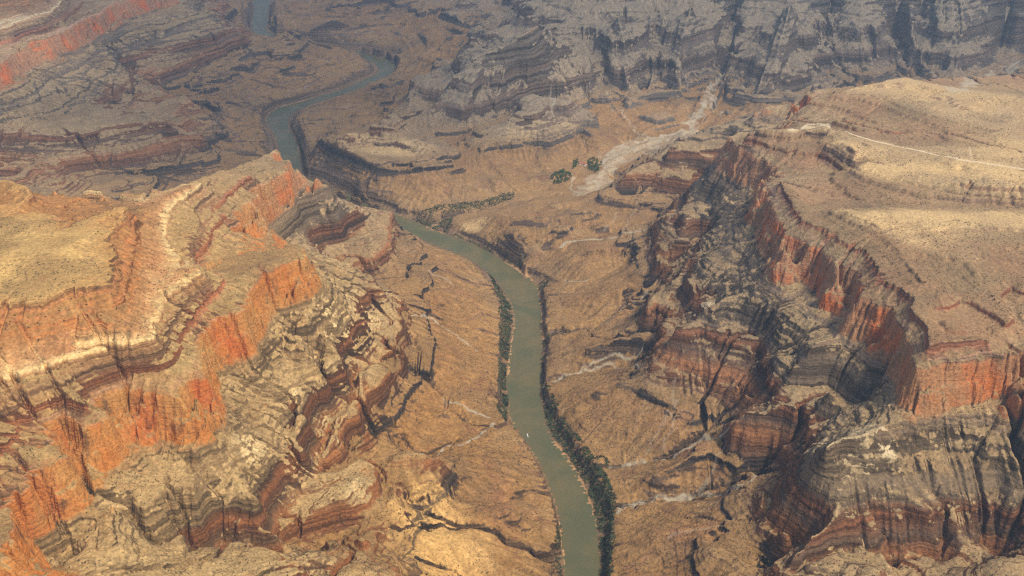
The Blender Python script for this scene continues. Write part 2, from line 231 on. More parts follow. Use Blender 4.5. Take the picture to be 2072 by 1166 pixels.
# ------------------------------------------------------------------ coarse field of U
CELL = 8.0
X0, X1, Y0, Y1 = -6600.0, 6600.0, 500.0, 13000.0
NX, NY = int((X1 - X0) / CELL), int((Y1 - Y0) / CELL)
acc = np.zeros((NY, NX)); cnt = np.zeros((NY, NX))


def stamp(x, y, u, w=1.0):
    i = ((x - X0) / CELL).astype(int); j = ((y - Y0) / CELL).astype(int)
    ok = (i >= 0) & (i < NX) & (j >= 0) & (j < NY)
    np.add.at(acc, (j[ok], i[ok]), (u * w)[ok] if np.ndim(u) else u * w)
    np.add.at(cnt, (j[ok], i[ok]), w)


def seg_stamp(p, q, w=1.0):
    n = max(2, int(math.hypot(q[0] - p[0], q[1] - p[1]) / (CELL * .5)))
    t = np.linspace(0, 1, n)
    stamp(p[0] + (q[0] - p[0]) * t, p[1] + (q[1] - p[1]) * t, p[2] + (q[2] - p[2]) * t, w)


for s, pts, off in LINES:
    n = len(pts)
    ss = list(s) if isinstance(s, (list, tuple)) else [s] * n
    P = []
    for (px, py), sv in zip(pts, ss):
        x, y, z = place(px, py, sv)
        P.append((x, y, float(S2U(sv))))
    for a, b in zip(P[:-1], P[1:]):
        seg_stamp(a, b)

# hidden ground, in plan (x, y, bed)
def G(s, *pts):
    ss = list(s) if isinstance(s, (list, tuple)) else [s] * len(pts)
    P = [(x, y, float(S2U(v))) for (x, y), v in zip(pts, ss)]
    for a, b in zip(P[:-1], P[1:]): seg_stamp(a, b)

px_, py_, _ = place(584, 325, RIM)
# side canyon behind the left mesa
G([80, 95, 110, 150, 200], (-1350, 5150), (-1700, 4750), (-2100, 4450), (-3000, 4300), (-4500, 4200))
G(RIM, (-1060, 4290), (-1160, 4060), (-1290, 3780), (-1330, 3620), (-1440, 3460), (-1600, 3390), (-1780, 3400), (-2300, 3420), (-4500, 3300))
G(498, (-1100, 4360), (-1210, 4120), (-1345, 3840), (-1400, 3680), (-1500, 3540), (-1640, 3470), (-1800, 3480), (-2300, 3500), (-4500, 3380))
G(250, (-1180, 4560), (-1330, 4330), (-1480, 4080), (-1560, 3900), (-1700, 3760), (-1900, 3720), (-2400, 3740), (-4500, 3650))
G(738, (-1330, 3480), (-1430, 3380), (-1600, 3330), (-1780, 3345), (-2300, 3360), (-4500, 3240))
G([870, 880, 880], (-1800, 2300), (-3000, 2600), (-5500, 2800)); G([860, 880], (-1500, 1500), (-5000, 1500)); G([600, 640, 700], (-900, 1150), (-1400, 1000), (-2500, 900))
# behind the right mesa
G([110, 130, 150, 170], (1500, 5900), (2200, 6000), (3000, 6300), (4800, 6900))
G([480, 480, 500], (1550, 5350), (2300, 5500), (3600, 5800)); G([640, 660, 680], (1600, 5180), (2300, 5300), (3800, 5500))
G([740, 760, 800], (2600, 4200), (3600, 4300), (5500, 4300)); G([740, 760], (2300, 3200), (5000, 3000)); G([700, 720], (1900, 2500), (4500, 2000)); G([620, 560, 600], (1500, 2300), (1650, 2050), (3000, 1500)); G(300, (1000, 1300), (2500, 1100)); G([150, 120], (1250, 1500), (700, 1150))
G([330, 300, 250], (1500, 1950), (1300, 1700), (1150, 1400))
# far country
G([460, 475, 475, 475, 475], (300, 8300), (900, 8150), (2000, 8050), (3200, 7900), (4700, 7800))
G([560, 700, 800], (1500, 9200), (3500, 9200), (6000, 9200)); G([850, 870], (1500, 10500), (6000, 10500)); G([620, 700], (-3800, 7600), (-6000, 7600)); G([850, 860], (-4500, 9500), (-6400, 9500)); G([150, 160, 350, 480], (-1200, 10800), (-1000, 12500), (300, 12500), (1500, 12500)); G([480, 480], (-3700, 10500), (-3700, 12800)); G([200, 350, 484], (0, 9300), (500, 9400), (900, 9500))

# river bed and banks, densely, as (centre, half width)
RC = []
for (a, b), (c, d) in zip(RIVP[:-1], RIVP[1:]):
    for k in range(12):
        t = k / 12
        l = (a[0] + (c[0] - a[0]) * t, a[1] + (c[1] - a[1]) * t); r = (b[0] + (d[0] - b[0]) * t, b[1] + (d[1] - b[1]) * t)
        RC.append((l, r))
RL = np.array([r[0] for r in RC]); RR = np.array([r[1] for r in RC])
def smooth_line(A, k=9):
    pad = np.concatenate([np.repeat(A[:1], k, 0), A, np.repeat(A[-1:], k, 0)])
    ker = np.hanning(2 * k + 1); ker /= ker.sum()
    return np.stack([np.convolve(pad[:, i], ker, 'valid') for i in range(A.shape[1])], 1)
RL = smooth_line(RL, 6); RR = smooth_line(RR, 6)
for i in range(len(RL) - 1):
    m0 = (RL[i] + RR[i]) / 2; m1 = (RL[i + 1] + RR[i + 1]) / 2
    for f in (.2, .5, .8):
        p0 = RL[i] * (1 - f) + RR[i] * f; p1 = RL[i + 1] * (1 - f) + RR[i + 1] * f
        seg_stamp((p0[0], p0[1], -9.0), (p1[0], p1[1], -9.0), 50.0)
    seg_stamp((*RL[i], 2.0), (*RL[i + 1], 2.0), 3.0)
    seg_stamp((*RR[i], 2.0), (*RR[i + 1], 2.0), 3.0)

fix = cnt > 0
val = np.where(fix, acc / np.maximum(cnt, 1e-9), 0)


def solve(val, fix, lv):
    """Laplace fill between the fixed cells, coarse to fine"""
    ny, nx = val.shape
    if min(ny, nx) > 24 and lv > 0:
        cy, cx = (ny + 1) // 2, (nx + 1) // 2
        v = np.zeros((cy * 2, cx * 2)); f = np.zeros((cy * 2, cx * 2))
        v[:ny, :nx] = val * fix; f[:ny, :nx] = fix
        fs = f.reshape(cy, 2, cx, 2).sum((1, 3)); vs = v.reshape(cy, 2, cx, 2).sum((1, 3))
        c = solve(np.where(fs > 0, vs / np.maximum(fs, 1), 0), fs > 0, lv - 1)
        u = np.repeat(np.repeat(c, 2, 0), 2, 1)[:ny, :nx]
    else:
        u = np.full(val.shape, val[fix].mean())
    u = np.where(fix, val, u)
    for _ in range(60 if lv > 3 else 110):
        p = np.pad(u, 1, mode='edge')
        a = (p[:-2, 1:-1] + p[2:, 1:-1] + p[1:-1, :-2] + p[1:-1, 2:]) * .25
        u = np.where(fix, val, u + 1.0 * (a - u))
    return u


U0 = solve(val, fix, 7)
def blur(u, n):
    for _ in range(n):
        p = np.pad(u, 1, mode='edge')
        u = (p[:-2, 1:-1] + p[2:, 1:-1] + p[1:-1, :-2] + p[1:-1, 2:] + 4 * p[1:-1, 1:-1]) / 8
    return u
U0 = blur(U0, 2)
print('laplace', round(time.time() - T0, 1))

# ------------------------------------------------------------------ noise
TAB = rng.random((8, 256, 256)).astype(np.float32) * 2 - 1


def vnoise(x, y, k=0):
    xi = np.floor(x); yi = np.floor(y)
    fx = (x - xi).astype(np.float32); fy = (y - yi).astype(np.float32)
    xi = xi.astype(np.int64) & 255; yi = yi.astype(np.int64) & 255
    x1 = (xi + 1) & 255; y1 = (yi + 1) & 255
    fx = fx * fx * fx * (fx * (fx * 6 - 15) + 10); fy = fy * fy * fy * (fy * (fy * 6 - 15) + 10)
    t = TAB[k]
    a = t[yi, xi]; b = t[yi, x1]; c = t[y1, xi]; d = t[y1, x1]
    return (a + (b - a) * fx) * (1 - fy) + (c + (d - c) * fx) * fy


def fbm(x, y, wl, octs, gain=.5, k=0):
    s = 0; amp = 1.0; tot = 0
    for o in range(octs):
        ang = .6 + o * 1.1
        c, sn = math.cos(ang), math.sin(ang)
        s = s + amp * vnoise((x * c - y * sn) / wl + 17.3 * o, (x * sn + y * c) / wl + 9.1 * o, (k + o) % 8)
        tot += amp; amp *= gain; wl *= .5
    return s / tot


def cells(x, y, size, k=0):
    """jointed blocks: a random level per irregular cell"""
    xs, ys = x / size, y / size
    xi, yi = np.floor(xs).astype(np.int64), np.floor(ys).astype(np.int64)
    best = np.full(xs.shape, 9.0, np.float32); val = np.zeros(xs.shape, np.float32)
    for dj in (-1, 0, 1):
        for di in (-1, 0, 1):
            a, b = (xi + di) & 255, (yi + dj) & 255
            px = xi + di + .5 + .45 * TAB[k][b, a]; py = yi + dj + .5 + .45 * TAB[(k + 1) % 8][b, a]
            d = ((xs - px) ** 2 + (ys - py) ** 2).astype(np.float32)
            m = d < best
            best[m] = d[m]; val[m] = TAB[(k + 2) % 8][b, a][m]
    return val


gx = X0 + (np.arange(NX) + .5) * CELL
gy = Y0 + (np.arange(NY) + .5) * CELL
GX, GY = np.meshgrid(gx, gy)
# rough the smooth field, then let streams carve it
gr = np.hypot(*np.gradient(U0, CELL))
rough = sstep(.15, .85, blur(gr, 5))
UR = U0 + (fbm(GX, GY, 260, 4, .55, 1) * (9 + 20 * rough + 30 * sstep(5000, 6500, GY) * sstep(70, 130, U0) * (1 - rough)) + fbm(GX, GY, 330, 3, .5, 6) * 68 * sstep(25, 75, U0) * (1 - rough) * sstep(330, 200, U0) + fbm(GX, GY, 620, 2, .5, 4) * 55 * rough * sstep(5200, 6200, GY)) * sstep(2, 60, U0)
fixsoft = None


def streams(u, iters, K, m=.45):
    ny, nx = u.shape
    n = ny * nx
    idx = np.arange(n).reshape(ny, nx)
    NB = [(dy, dx) for dy in (-1, 0, 1) for dx in (-1, 0, 1) if dx or dy]
    for it in range(iters):
        if it == 0:                                   # fill shallow pits so that water finds its way down
            wf = np.where(u < 0, u, u + 12.0)
            for _ in range(70):
                p = np.pad(wf, 1, mode='edge'); mn = p[:-2, 1:-1]
                for dy, dx in NB[1:]: mn = np.minimum(mn, p[1 + dy:1 + dy + ny, 1 + dx:1 + dx + nx])
                wf = np.maximum(u, np.minimum(wf, mn + 2e-3))
            u = wf
        pu = np.pad(u, 1, mode='constant', constant_values=1e9)
        best = np.zeros((ny, nx)); rec = idx.copy(); dist = np.ones((ny, nx))
        for dy, dx in NB:
            d = math.hypot(dx, dy)
            sl = (u - pu[1 + dy:1 + dy + ny, 1 + dx:1 + dx + nx]) / d
            g = sl > best
            best[g] = sl[g]; rec[g] = idx[g] + dy * nx + dx; dist[g] = d
        rec = rec.ravel(); dep = (rec != np.arange(n)).astype(np.int32); p = rec.copy()
        for _ in range(13):
            dep = dep + dep[p]; p = p[p]
        order = np.argsort(dep, kind='stable'); cut = np.searchsorted(dep[order], np.arange(dep.max() + 2))
        A = np.ones(n)
        for lv in range(dep.max(), 0, -1):
            k = order[cut[lv]:cut[lv + 1]]; np.add.at(A, rec[k], A[k])
        Fv = K * A ** m / dist.ravel(); u = u.ravel().copy()
        for lv in range(1, dep.max() + 1):
            k = order[cut[lv]:cut[lv + 1]]; u[k] = (u[k] + Fv[k] * u[rec[k]]) / (1 + Fv[k])
        u = u.reshape(ny, nx)
        u = .8 * u + .2 * blur(u, 1)
    return u, A.reshape(ny, nx)


# carve only the window the camera could show, at the field's own cell
U_REF = UR
UC, AREA = streams(UR, 6, .065)
carve = np.clip(UR - UC, -6, 75)
keep = .8 + .2 * sstep(.06, .4, blur(gr, 2))
cm_ = carve * keep
Um = cm_.copy()
for _ in range(3): Um = blur(Um, 25)
U1 = UR - cm_ + .85 * Um * sstep(20, 60, U0)
U1 = np.where(U0 < 1, U0, U1)
# keep the traced rims where they were: take out the drift, not the roughness
wf = fix.astype(float); rs = (val - U1) * wf
for _ in range(3): wf = blur(wf, 14); rs = blur(rs, 14)
U1 = U1 + np.where(U0 > 25, rs / np.maximum(wf, .02), 0)
print('streams', round(time.time() - T0, 1))
# streaks that run down the slopes: white noise smeared along the fall line
ry, rx = np.gradient(blur(U1, 3), CELL)
rl_ = np.hypot(rx, ry) + 1e-4; rx /= rl_; ry /= rl_
WN = blur(rng.standard_normal((NY, NX)), 1)
LIC = WN.copy()
jj, ii_ = np.meshgrid(np.arange(NY, dtype=np.float32), np.arange(NX, dtype=np.float32), indexing='ij')
for sg in (1, -1):
    pj, pi_ = jj.copy(), ii_.copy()
    for k in range(13):
        a = np.clip(pj + .5, 0, NY - 1).astype(np.int32); b = np.clip(pi_ + .5, 0, NX - 1).astype(np.int32)
        pj = pj + sg * ry[a, b].astype(np.float32) * .8; pi_ = pi_ + sg * rx[a, b].astype(np.float32) * .8
        a = np.clip(pj + .5, 0, NY - 1).astype(np.int32); b = np.clip(pi_ + .5, 0, NX - 1).astype(np.int32)
        LIC += WN[a, b] * (1 - k / 14)
LIC -= blur(LIC, 12); LIC /= LIC.std()
LIC = np.clip(LIC, -2.2, 2.2)
LAREA = blur(np.log10(np.maximum(AREA, 1)), 1)
# the drainage of the gentle ground is cut in as small valleys
flo = sstep(45, 80, U0) * sstep(330, 230, U0) * (1 - .8 * rough)
chn = sstep(1.7, 3.1, LAREA)
U1 = U1 - flo * (5 * chn + 28 * blur(chn, 16) + 20 * blur(sstep(2.3, 3.3, LAREA), 60)) + flo * 9
print('streaks', round(time.time() - T0, 1))


def cubic(F, x, y):
    fx = (x - X0) / CELL - .5; fy = (y - Y0) / CELL - .5
    ix = np.clip(np.floor(fx).astype(int), 1, NX - 3); iy = np.clip(np.floor(fy).astype(int), 1, NY - 3)
    tx = np.clip(fx - ix, 0, 1); ty = np.clip(fy - iy, 0, 1)
    def w(t): return (-.5 * t + t * t - .5 * t ** 3, 1 - 2.5 * t * t + 1.5 * t ** 3, .5 * t + 2 * t * t - 1.5 * t ** 3, -.5 * t * t + .5 * t ** 3)
    wx, wy = w(tx), w(ty)
    out = 0
    for j in range(4):
        row = 0
        for i in range(4):
            row = row + F[iy + j - 1, ix + i - 1] * wx[i]
        out = out + row * wy[j]
    return out


def bil(F, x, y):
    fx = np.clip((x - X0) / CELL - .5, 0, NX - 1.001); fy = np.clip((y - Y0) / CELL - .5, 0, NY - 1.001)
    ix = fx.astype(int); iy = fy.astype(int); tx = fx - ix; ty = fy - iy
    return (F[iy, ix] * (1 - tx) + F[iy, ix + 1] * tx) * (1 - ty) + (F[iy + 1, ix] * (1 - tx) + F[iy + 1, ix + 1] * tx) * ty


ROUGHB = blur(rough, 2)
# distance to the water's edge, on the coarse field (cells)
water = np.zeros((NY, NX), bool)
for i in range(len(RL)):
    for f in np.linspace(0, 1, 12):
        p = RL[i] * (1 - f) + RR[i] * f
        a, b = int((p[1] - Y0) / CELL), int((p[0] - X0) / CELL)
        if 0 <= a < NY and 0 <= b < NX: water[a, b] = True
DW = np.where(water, 0.0, 1e6)
for _ in range(40):
    p = np.pad(DW, 1, mode='edge')
    DW = np.minimum(DW, np.minimum(np.minimum(p[:-2, 1:-1], p[2:, 1:-1]), np.minimum(p[1:-1, :-2], p[1:-1, 2:])) + CELL)
DW = np.minimum(DW, 700)


_ts = [(place(1690, 975, 370)[:2], 190), (place(1860, 1010, 340)[:2], 170), (place(880, 1050, 130)[:2], 190), (place(930, 1130, 90)[:2], 170), (place(960, 1000, 100)[:2], 120)]
def TALUS_SPOT(x, y):
    m = 0
    for (a, b), r in _ts: m = np.maximum(m, 1 - sstep(.7, 1.15, np.hypot(x - a, y - b) / r + .25 * vnoise(x / 60, y / 60, 2)))
    return m
def u_s0(u): return np.interp(u, _U, _S)


def surf(x, y, fine=True):
    """height of the ground and its bed at plan points"""
    u = cubic(U1, x, y)
    r = bil(ROUGHB, x, y)
    land = sstep(0, 30, u)
    w1 = fbm(x, y, 95, 3, .55, 3)
    w2 = fbm(x, y, 34, 3, .6, 5) if fine else 0
    rid = 1 - np.abs(fbm(x, y, 70, 2, .5, 2)) * 3.2
    u = u + land * ((w1 * 5.5 + rid * 4 - 2) * (.15 + .85 * r) + w2 * (.8 + 2.6 * r))
    if fine:
        xw, yw = x + w1 * 9, y + w2 * 8
        inr = sstep(478, 500, u_s0(u)) * sstep(636, 618, u_s0(u))
        u = u + land * r * (cells(xw, yw, 46, 0) * (2.5 + 9 * inr) + cells(xw, yw, 20, 3) * (1.2 + 4 * inr))
    if fine: u = u + land * bil(LIC, x, y) * (.12 + .5 * r)
    dip = fbm(x, y, 900, 2, .5, 6) * 9
    tal = np.clip(.32 - 1.0 * fbm(x, y, 150, 3, .6, 0), 0, .85) + .35 * sstep(2.0, 3.2, bil(LAREA, x, y))
    tal = np.clip(tal, 0, .95) * (1 - .92 * sstep(475, 500, u_s0(u)))
    tal = tal * (1 - .6 * sstep(4600, 5200, y))
    tal = np.maximum(tal, .97 * TALUS_SPOT(x, y))
    ud = u + dip * land
    s = U2S(ud) * (1 - tal) + U2S_talus(ud) * tal - dip * land * .9
    z = s * scale_at(x, y)
    if fine:
        z = z + land * (fbm(x, y, 14, 2, .6, 4) * (.5 + 1.6 * r))
    return z, s + dip * land * .9


def hit(px, py, lift=0.0):
    """where the sight line of a photo point meets the ground"""
    dx, dy, dz = ray(px, py)
    t = np.linspace(1200, 14000, 5200)
    x, y, z = dx * t, dy * t, H + dz * t
    zs, _ = surf(x, y)
    k = np.argmax(z <= zs)
    return float(x[k]), float(y[k]), float(zs[k])

# ------------------------------------------------------------------ ground mesh
NC, NR = 1650, 2120
ya, yb = 760.0, 12600.0
rows = ya * (yb / ya) ** (np.arange(NR) / (NR - 1))
cols = np.linspace(-.60, .60, NC)
VY = np.repeat(rows[:, None], NC, 1)
VX = cols[None, :] * (VY + 900)
vx, vy = VX.ravel(), VY.ravel()
vz, vs = surf(vx, vy)
print('surf', round(time.time() - T0, 1))

# masks -------------------------------------------------------------------
def near_line(pts, width, jit=0.0, wl=60):
    """1 inside a strip of half width 'width' (a number or one per point) about a plan polyline"""
    m = np.zeros(vx.shape, np.float32)
    P = np.array(pts, float)
    Wd = np.full(len(P), width, float) if np.ndim(width) == 0 else np.array(width, float)
    big = Wd.max() * 1.6 + 20
    ok = (vx > P[:, 0].min() - big) & (vx < P[:, 0].max() + big) & (vy > P[:, 1].min() - big) & (vy < P[:, 1].max() + big)
    ids = np.nonzero(ok)[0]
    if len(ids) == 0: return m
    x, y = vx[ids], vy[ids]
    if jit:
        x = x + fbm(x, y, wl, 2, .5, 1) * jit; y = y + fbm(x, y, wl, 2, .5, 7) * jit
    best = np.full(len(ids), 9.0)
    for (a, b, wa, wb) in zip(P[:-1], P[1:], Wd[:-1], Wd[1:]):
        d = b - a; l2 = max(d @ d, 1e-6)
        t = np.clip(((x - a[0]) * d[0] + (y - a[1]) * d[1]) / l2, 0, 1)
        dist = np.hypot(x - a[0] - t * d[0], y - a[1] - t * d[1]) / (wa + (wb - wa) * t)
        best = np.minimum(best, dist)
    m[ids] = 1 - sstep(.35, 1.35, best)
    return m


def in_poly(pts, soft_jit=12, wl=50):
    P = np.array(pts, float)
    ok = (vx > P[:, 0].min() - 40) & (vx < P[:, 0].max() + 40) & (vy > P[:, 1].min() - 40) & (vy < P[:, 1].max() + 40)
    ids = np.nonzero(ok)[0]
    m = np.zeros(vx.shape, np.float32)
    if len(ids) == 0: return m
    x = vx[ids] + fbm(vx[ids], vy[ids], wl, 2, .5, 2) * soft_jit; y = vy[ids] + fbm(vx[ids], vy[ids], wl, 2, .5, 5) * soft_jit
    inside = np.zeros(len(ids), bool)
    for (a, b) in zip(P, np.roll(P, -1, 0)):
        c = ((a[1] > y) != (b[1] > y)) & (x < (b[0] - a[0]) * (y - a[1]) / (b[1] - a[1] + 1e-9) + a[0])
        inside ^= c
    m[ids] = inside
    return m


def W(s, *pts):
    return [place(px, py, s)[:2] for px, py in pts]


def Wg(*pts):
    return [hit(px, py)[:2] for px, py in pts]


wash = np.zeros(vx.shape, np.float32)
WASHES = []
def add_wash(pts, width, jit=10, f=1.0):
    global wash
    wash = np.maximum(wash, near_line(pts, np.array(width) * .95, jit * 1.5) * f * .85)
add_wash(Wg((1232, 946), (1290, 940), (1345, 930), (1380, 912), (1420, 886), (1474, 868)), [8, 7, 7, 8, 8, 5])
add_wash(Wg((1248, 1035), (1290, 1020), (1386, 1016), (1424, 999), (1502, 984), (1550, 955)), [9, 8, 6, 7, 6, 5])
add_wash(Wg((1098, 786), (1130, 770), (1160, 757), (1240, 745), (1305, 742)), [6, 5, 5, 4, 3])
add_wash(Wg((1160, 757), (1200, 738), (1260, 722), (1300, 708)), 4)
add_wash(Wg((1200, 667), (1260, 625), (1310, 590)), 4, f=.7); add_wash(Wg((1140, 569), (1190, 570)), 4)
add_wash(Wg((1130, 500), (1180, 486), (1260, 472), (1318, 455)), [6, 8, 6, 4]); add_wash(Wg((1180, 486), (1150, 492), (1240, 480)), 4)
add_wash(Wg((835, 638), (870, 645), (910, 672), (970, 708)), [3, 5, 5, 4]); add_wash(Wg((850, 918), (900, 905), (935, 902), (965, 885), (1003, 856)), [4, 5, 5, 6, 7]); add_wash(Wg((900, 812), (950, 830), (995, 845)), 4)
add_wash(Wg((870, 548), (900, 565), (920, 580)), 4, f=.7)
# the great wash of the side canyon
gw = Wg((1466, 142), (1440, 185), (1415, 225), (1395, 258))
add_wash(gw, [14, 26, 34, 30], 40, .95)
GREAT = in_poly(Wg((1420, 250), (1380, 268), (1330, 278), (1280, 283), (1240, 300), (1212, 328), (1216, 352), (1195, 372), (1160, 395), (1185, 396), (1215, 380), (1228, 350), (1262, 328), (1310, 312), (1345, 300), (1400, 278)), 30, 90)
wash = np.maximum(wash, GREAT * .3)
add_wash(Wg((1405, 266), (1345, 286), (1285, 300), (1245, 318), (1222, 345), (1190, 384)), [60, 75, 95, 95, 75, 60], 60, .75)
add_wash(Wg((1400, 258), (1330, 279), (1280, 285), (1240, 303), (1214, 330), (1212, 352), (1185, 385)), [30, 18, 16, 18, 20, 16, 12], 30, .95)
add_wash(Wg((1160, 360), (1150, 380), (1172, 395), (1196, 372)), 7, 14, .8)
add_wash(Wg((1235, 205), (1262, 235), (1290, 270), (1300, 285)), [6, 9, 11, 8], 30, .8); add_wash(Wg((1110, 180), (1118, 215), (1140, 240)), 9, 20, .6)
add_wash(Wg((1930, 190), (1960, 172), (2010, 145), (2072, 122)), [30, 34, 26, 20], 40, .8)
add_wash(Wg((1440, 185), (1440, 215), (1455, 235)), 12, 30, .8); add_wash(Wg((1340, 110), (1380, 150), (1410, 185)), 8, 20, .5)
for a in (((1372, 815), (1330, 870), (1305, 925)), ((1368, 770), (1366, 815), (1345, 905)), ((1290, 410), (1275, 440), (1262, 465)), ((1250, 430), (1235, 455), (1220, 470)), ((1462, 905), (1440, 950), (1415, 1000)), ((1480, 1055), (1400, 1078), (1350, 1090))):
    add_wash(Wg(*a), 6, 12, .33)

sand = np.zeros(vx.shape, np.float32)
def bank(i0, i1, side, w0, w1):
    """strip of sand outside the water's edge between two river stations"""
    A = (RL if side < 0 else RR)[i0:i1]; B = (RR if side < 0 else RL)[i0:i1]
    d = A - B; d /= np.linalg.norm(d, axis=1)[:, None] + 1e-9
    return near_line(A + d * (w0 + w1) * .5, (w1 - w0) * .5, 5, 40)
def station(py):
    ys = np.array([(a[1] + b[1]) / 2 for a, b in RIV]); 
    return int(np.interp(-py, -ys, np.arange(len(ys)) * 12))
sand = np.maximum(sand, bank(station(1060), station(885), 1, -4, 13)); sand = np.maximum(sand, bank(station(760), station(640), -1, -4, 12))
sand = np.maximum(sand, bank(station(1166), station(1050), -1, -4, 6)); sand = np.maximum(sand, bank(station(860), station(820), -1, -4, 8))
sand = np.maximum(sand, bank(station(575), station(530), 1, 0, 16)); sand = np.maximum(sand, bank(station(700), station(590), 1, -3, 10) * .8)
sand = np.maximum(sand, bank(station(480), station(455), 1, -3, 8)); sand = np.maximum(sand, bank(station(310), station(250), 1, -3, 9)); sand = np.maximum(sand, bank(station(235), station(190), -1, -3, 8) * .7)

ROADP = Wg((1600, 262), (1630, 254), (1652, 250), (1672, 252), (1720, 270), (1770, 286), (1820, 297), (1880, 310), (1940, 323), (2000, 331), (2072, 343), (2140, 355))
road = near_line(ROADP, 9.5, 0)
road = np.maximum(road, near_line(Wg((1600, 262), (1625, 257), (1660, 255), (1680, 254)), 6, 4)); road = np.maximum(road, near_line(Wg((1962, 297), (1966, 322)), 3.5, 2) * .6)
pad = near_line(Wg((1605, 262), (1640, 258)), 22, 12)

# gold flats, pale clay, red clay; sun patches are painted into gold and pale
gold = np.zeros(vx.shape, np.float32); pale = gold.copy(); redm = gold.copy()
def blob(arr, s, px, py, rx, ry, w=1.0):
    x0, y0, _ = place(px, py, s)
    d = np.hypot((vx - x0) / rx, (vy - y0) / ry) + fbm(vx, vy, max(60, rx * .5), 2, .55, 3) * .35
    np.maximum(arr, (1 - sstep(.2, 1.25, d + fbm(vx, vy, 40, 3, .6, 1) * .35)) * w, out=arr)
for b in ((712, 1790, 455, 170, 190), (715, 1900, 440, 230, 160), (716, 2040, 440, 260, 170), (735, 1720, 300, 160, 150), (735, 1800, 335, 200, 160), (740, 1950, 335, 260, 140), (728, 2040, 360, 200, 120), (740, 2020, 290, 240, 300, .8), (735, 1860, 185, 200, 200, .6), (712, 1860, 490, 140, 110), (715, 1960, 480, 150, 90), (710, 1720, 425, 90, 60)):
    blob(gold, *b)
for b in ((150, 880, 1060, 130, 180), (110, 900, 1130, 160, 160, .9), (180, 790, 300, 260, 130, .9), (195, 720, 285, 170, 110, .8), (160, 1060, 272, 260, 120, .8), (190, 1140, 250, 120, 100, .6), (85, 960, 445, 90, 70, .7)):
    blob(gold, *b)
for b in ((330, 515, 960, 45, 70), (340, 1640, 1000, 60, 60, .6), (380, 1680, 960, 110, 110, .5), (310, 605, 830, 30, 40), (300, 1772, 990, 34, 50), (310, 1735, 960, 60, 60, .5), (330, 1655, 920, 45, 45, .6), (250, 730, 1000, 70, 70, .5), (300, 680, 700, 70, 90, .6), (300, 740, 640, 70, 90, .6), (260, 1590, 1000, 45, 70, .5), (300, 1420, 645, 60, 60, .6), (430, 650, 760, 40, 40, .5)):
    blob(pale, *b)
for b in ((560, 460, 690, 70, 60), (545, 420, 815, 45, 50), (570, 300, 840, 90, 55, .95), (560, 130, 905, 60, 55, .7), (560, 60, 1030, 60, 90, .6), (560, 530, 430, 40, 60, .5), (640, 150, 770, 55, 60, .8), (650, 40, 850, 90, 90, .6), (660, 300, 755, 120, 30, .5), (640, 330, 600, 60, 60, .4), (660, 1760, 560, 130, 120, .5), (640, 1640, 330, 90, 80, .7), (650, 1700, 440, 60, 40, .8), (660, 1850, 590, 90, 60, .5), (110, 1010, 1010, 60, 170, .5), (85, 950, 600, 70, 60, .5), (115, 1370, 860, 120, 40, .5), (85, 1410, 940, 60, 40, .6), (70, 1400, 1110, 100, 80, .5), (100, 1080, 430, 60, 60, .5)):
    blob(redm, *b)
rz = (vx > 600) & (vy < 6200) & (vs > 632)
rn = fbm(vx, vy, 210, 4, .6, 4)
redm = np.where(rz, np.maximum(redm, np.clip(sstep(716, 700, vs) * (.05 + .9 * rn), 0, .5)), redm).astype(np.float32)
gold = np.where(rz, np.clip(np.maximum(gold, .35 * sstep(712, 722, vs)) * sstep(698, 709, vs) * (.95 + .6 * rn), 0, 1), gold).astype(np.float32)
vs_c = np.where(rz, np.minimum(vs, 716 + (vs - 716) * .05), vs)
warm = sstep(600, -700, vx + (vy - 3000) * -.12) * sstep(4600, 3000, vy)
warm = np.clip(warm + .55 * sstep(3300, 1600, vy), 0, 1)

grad = None
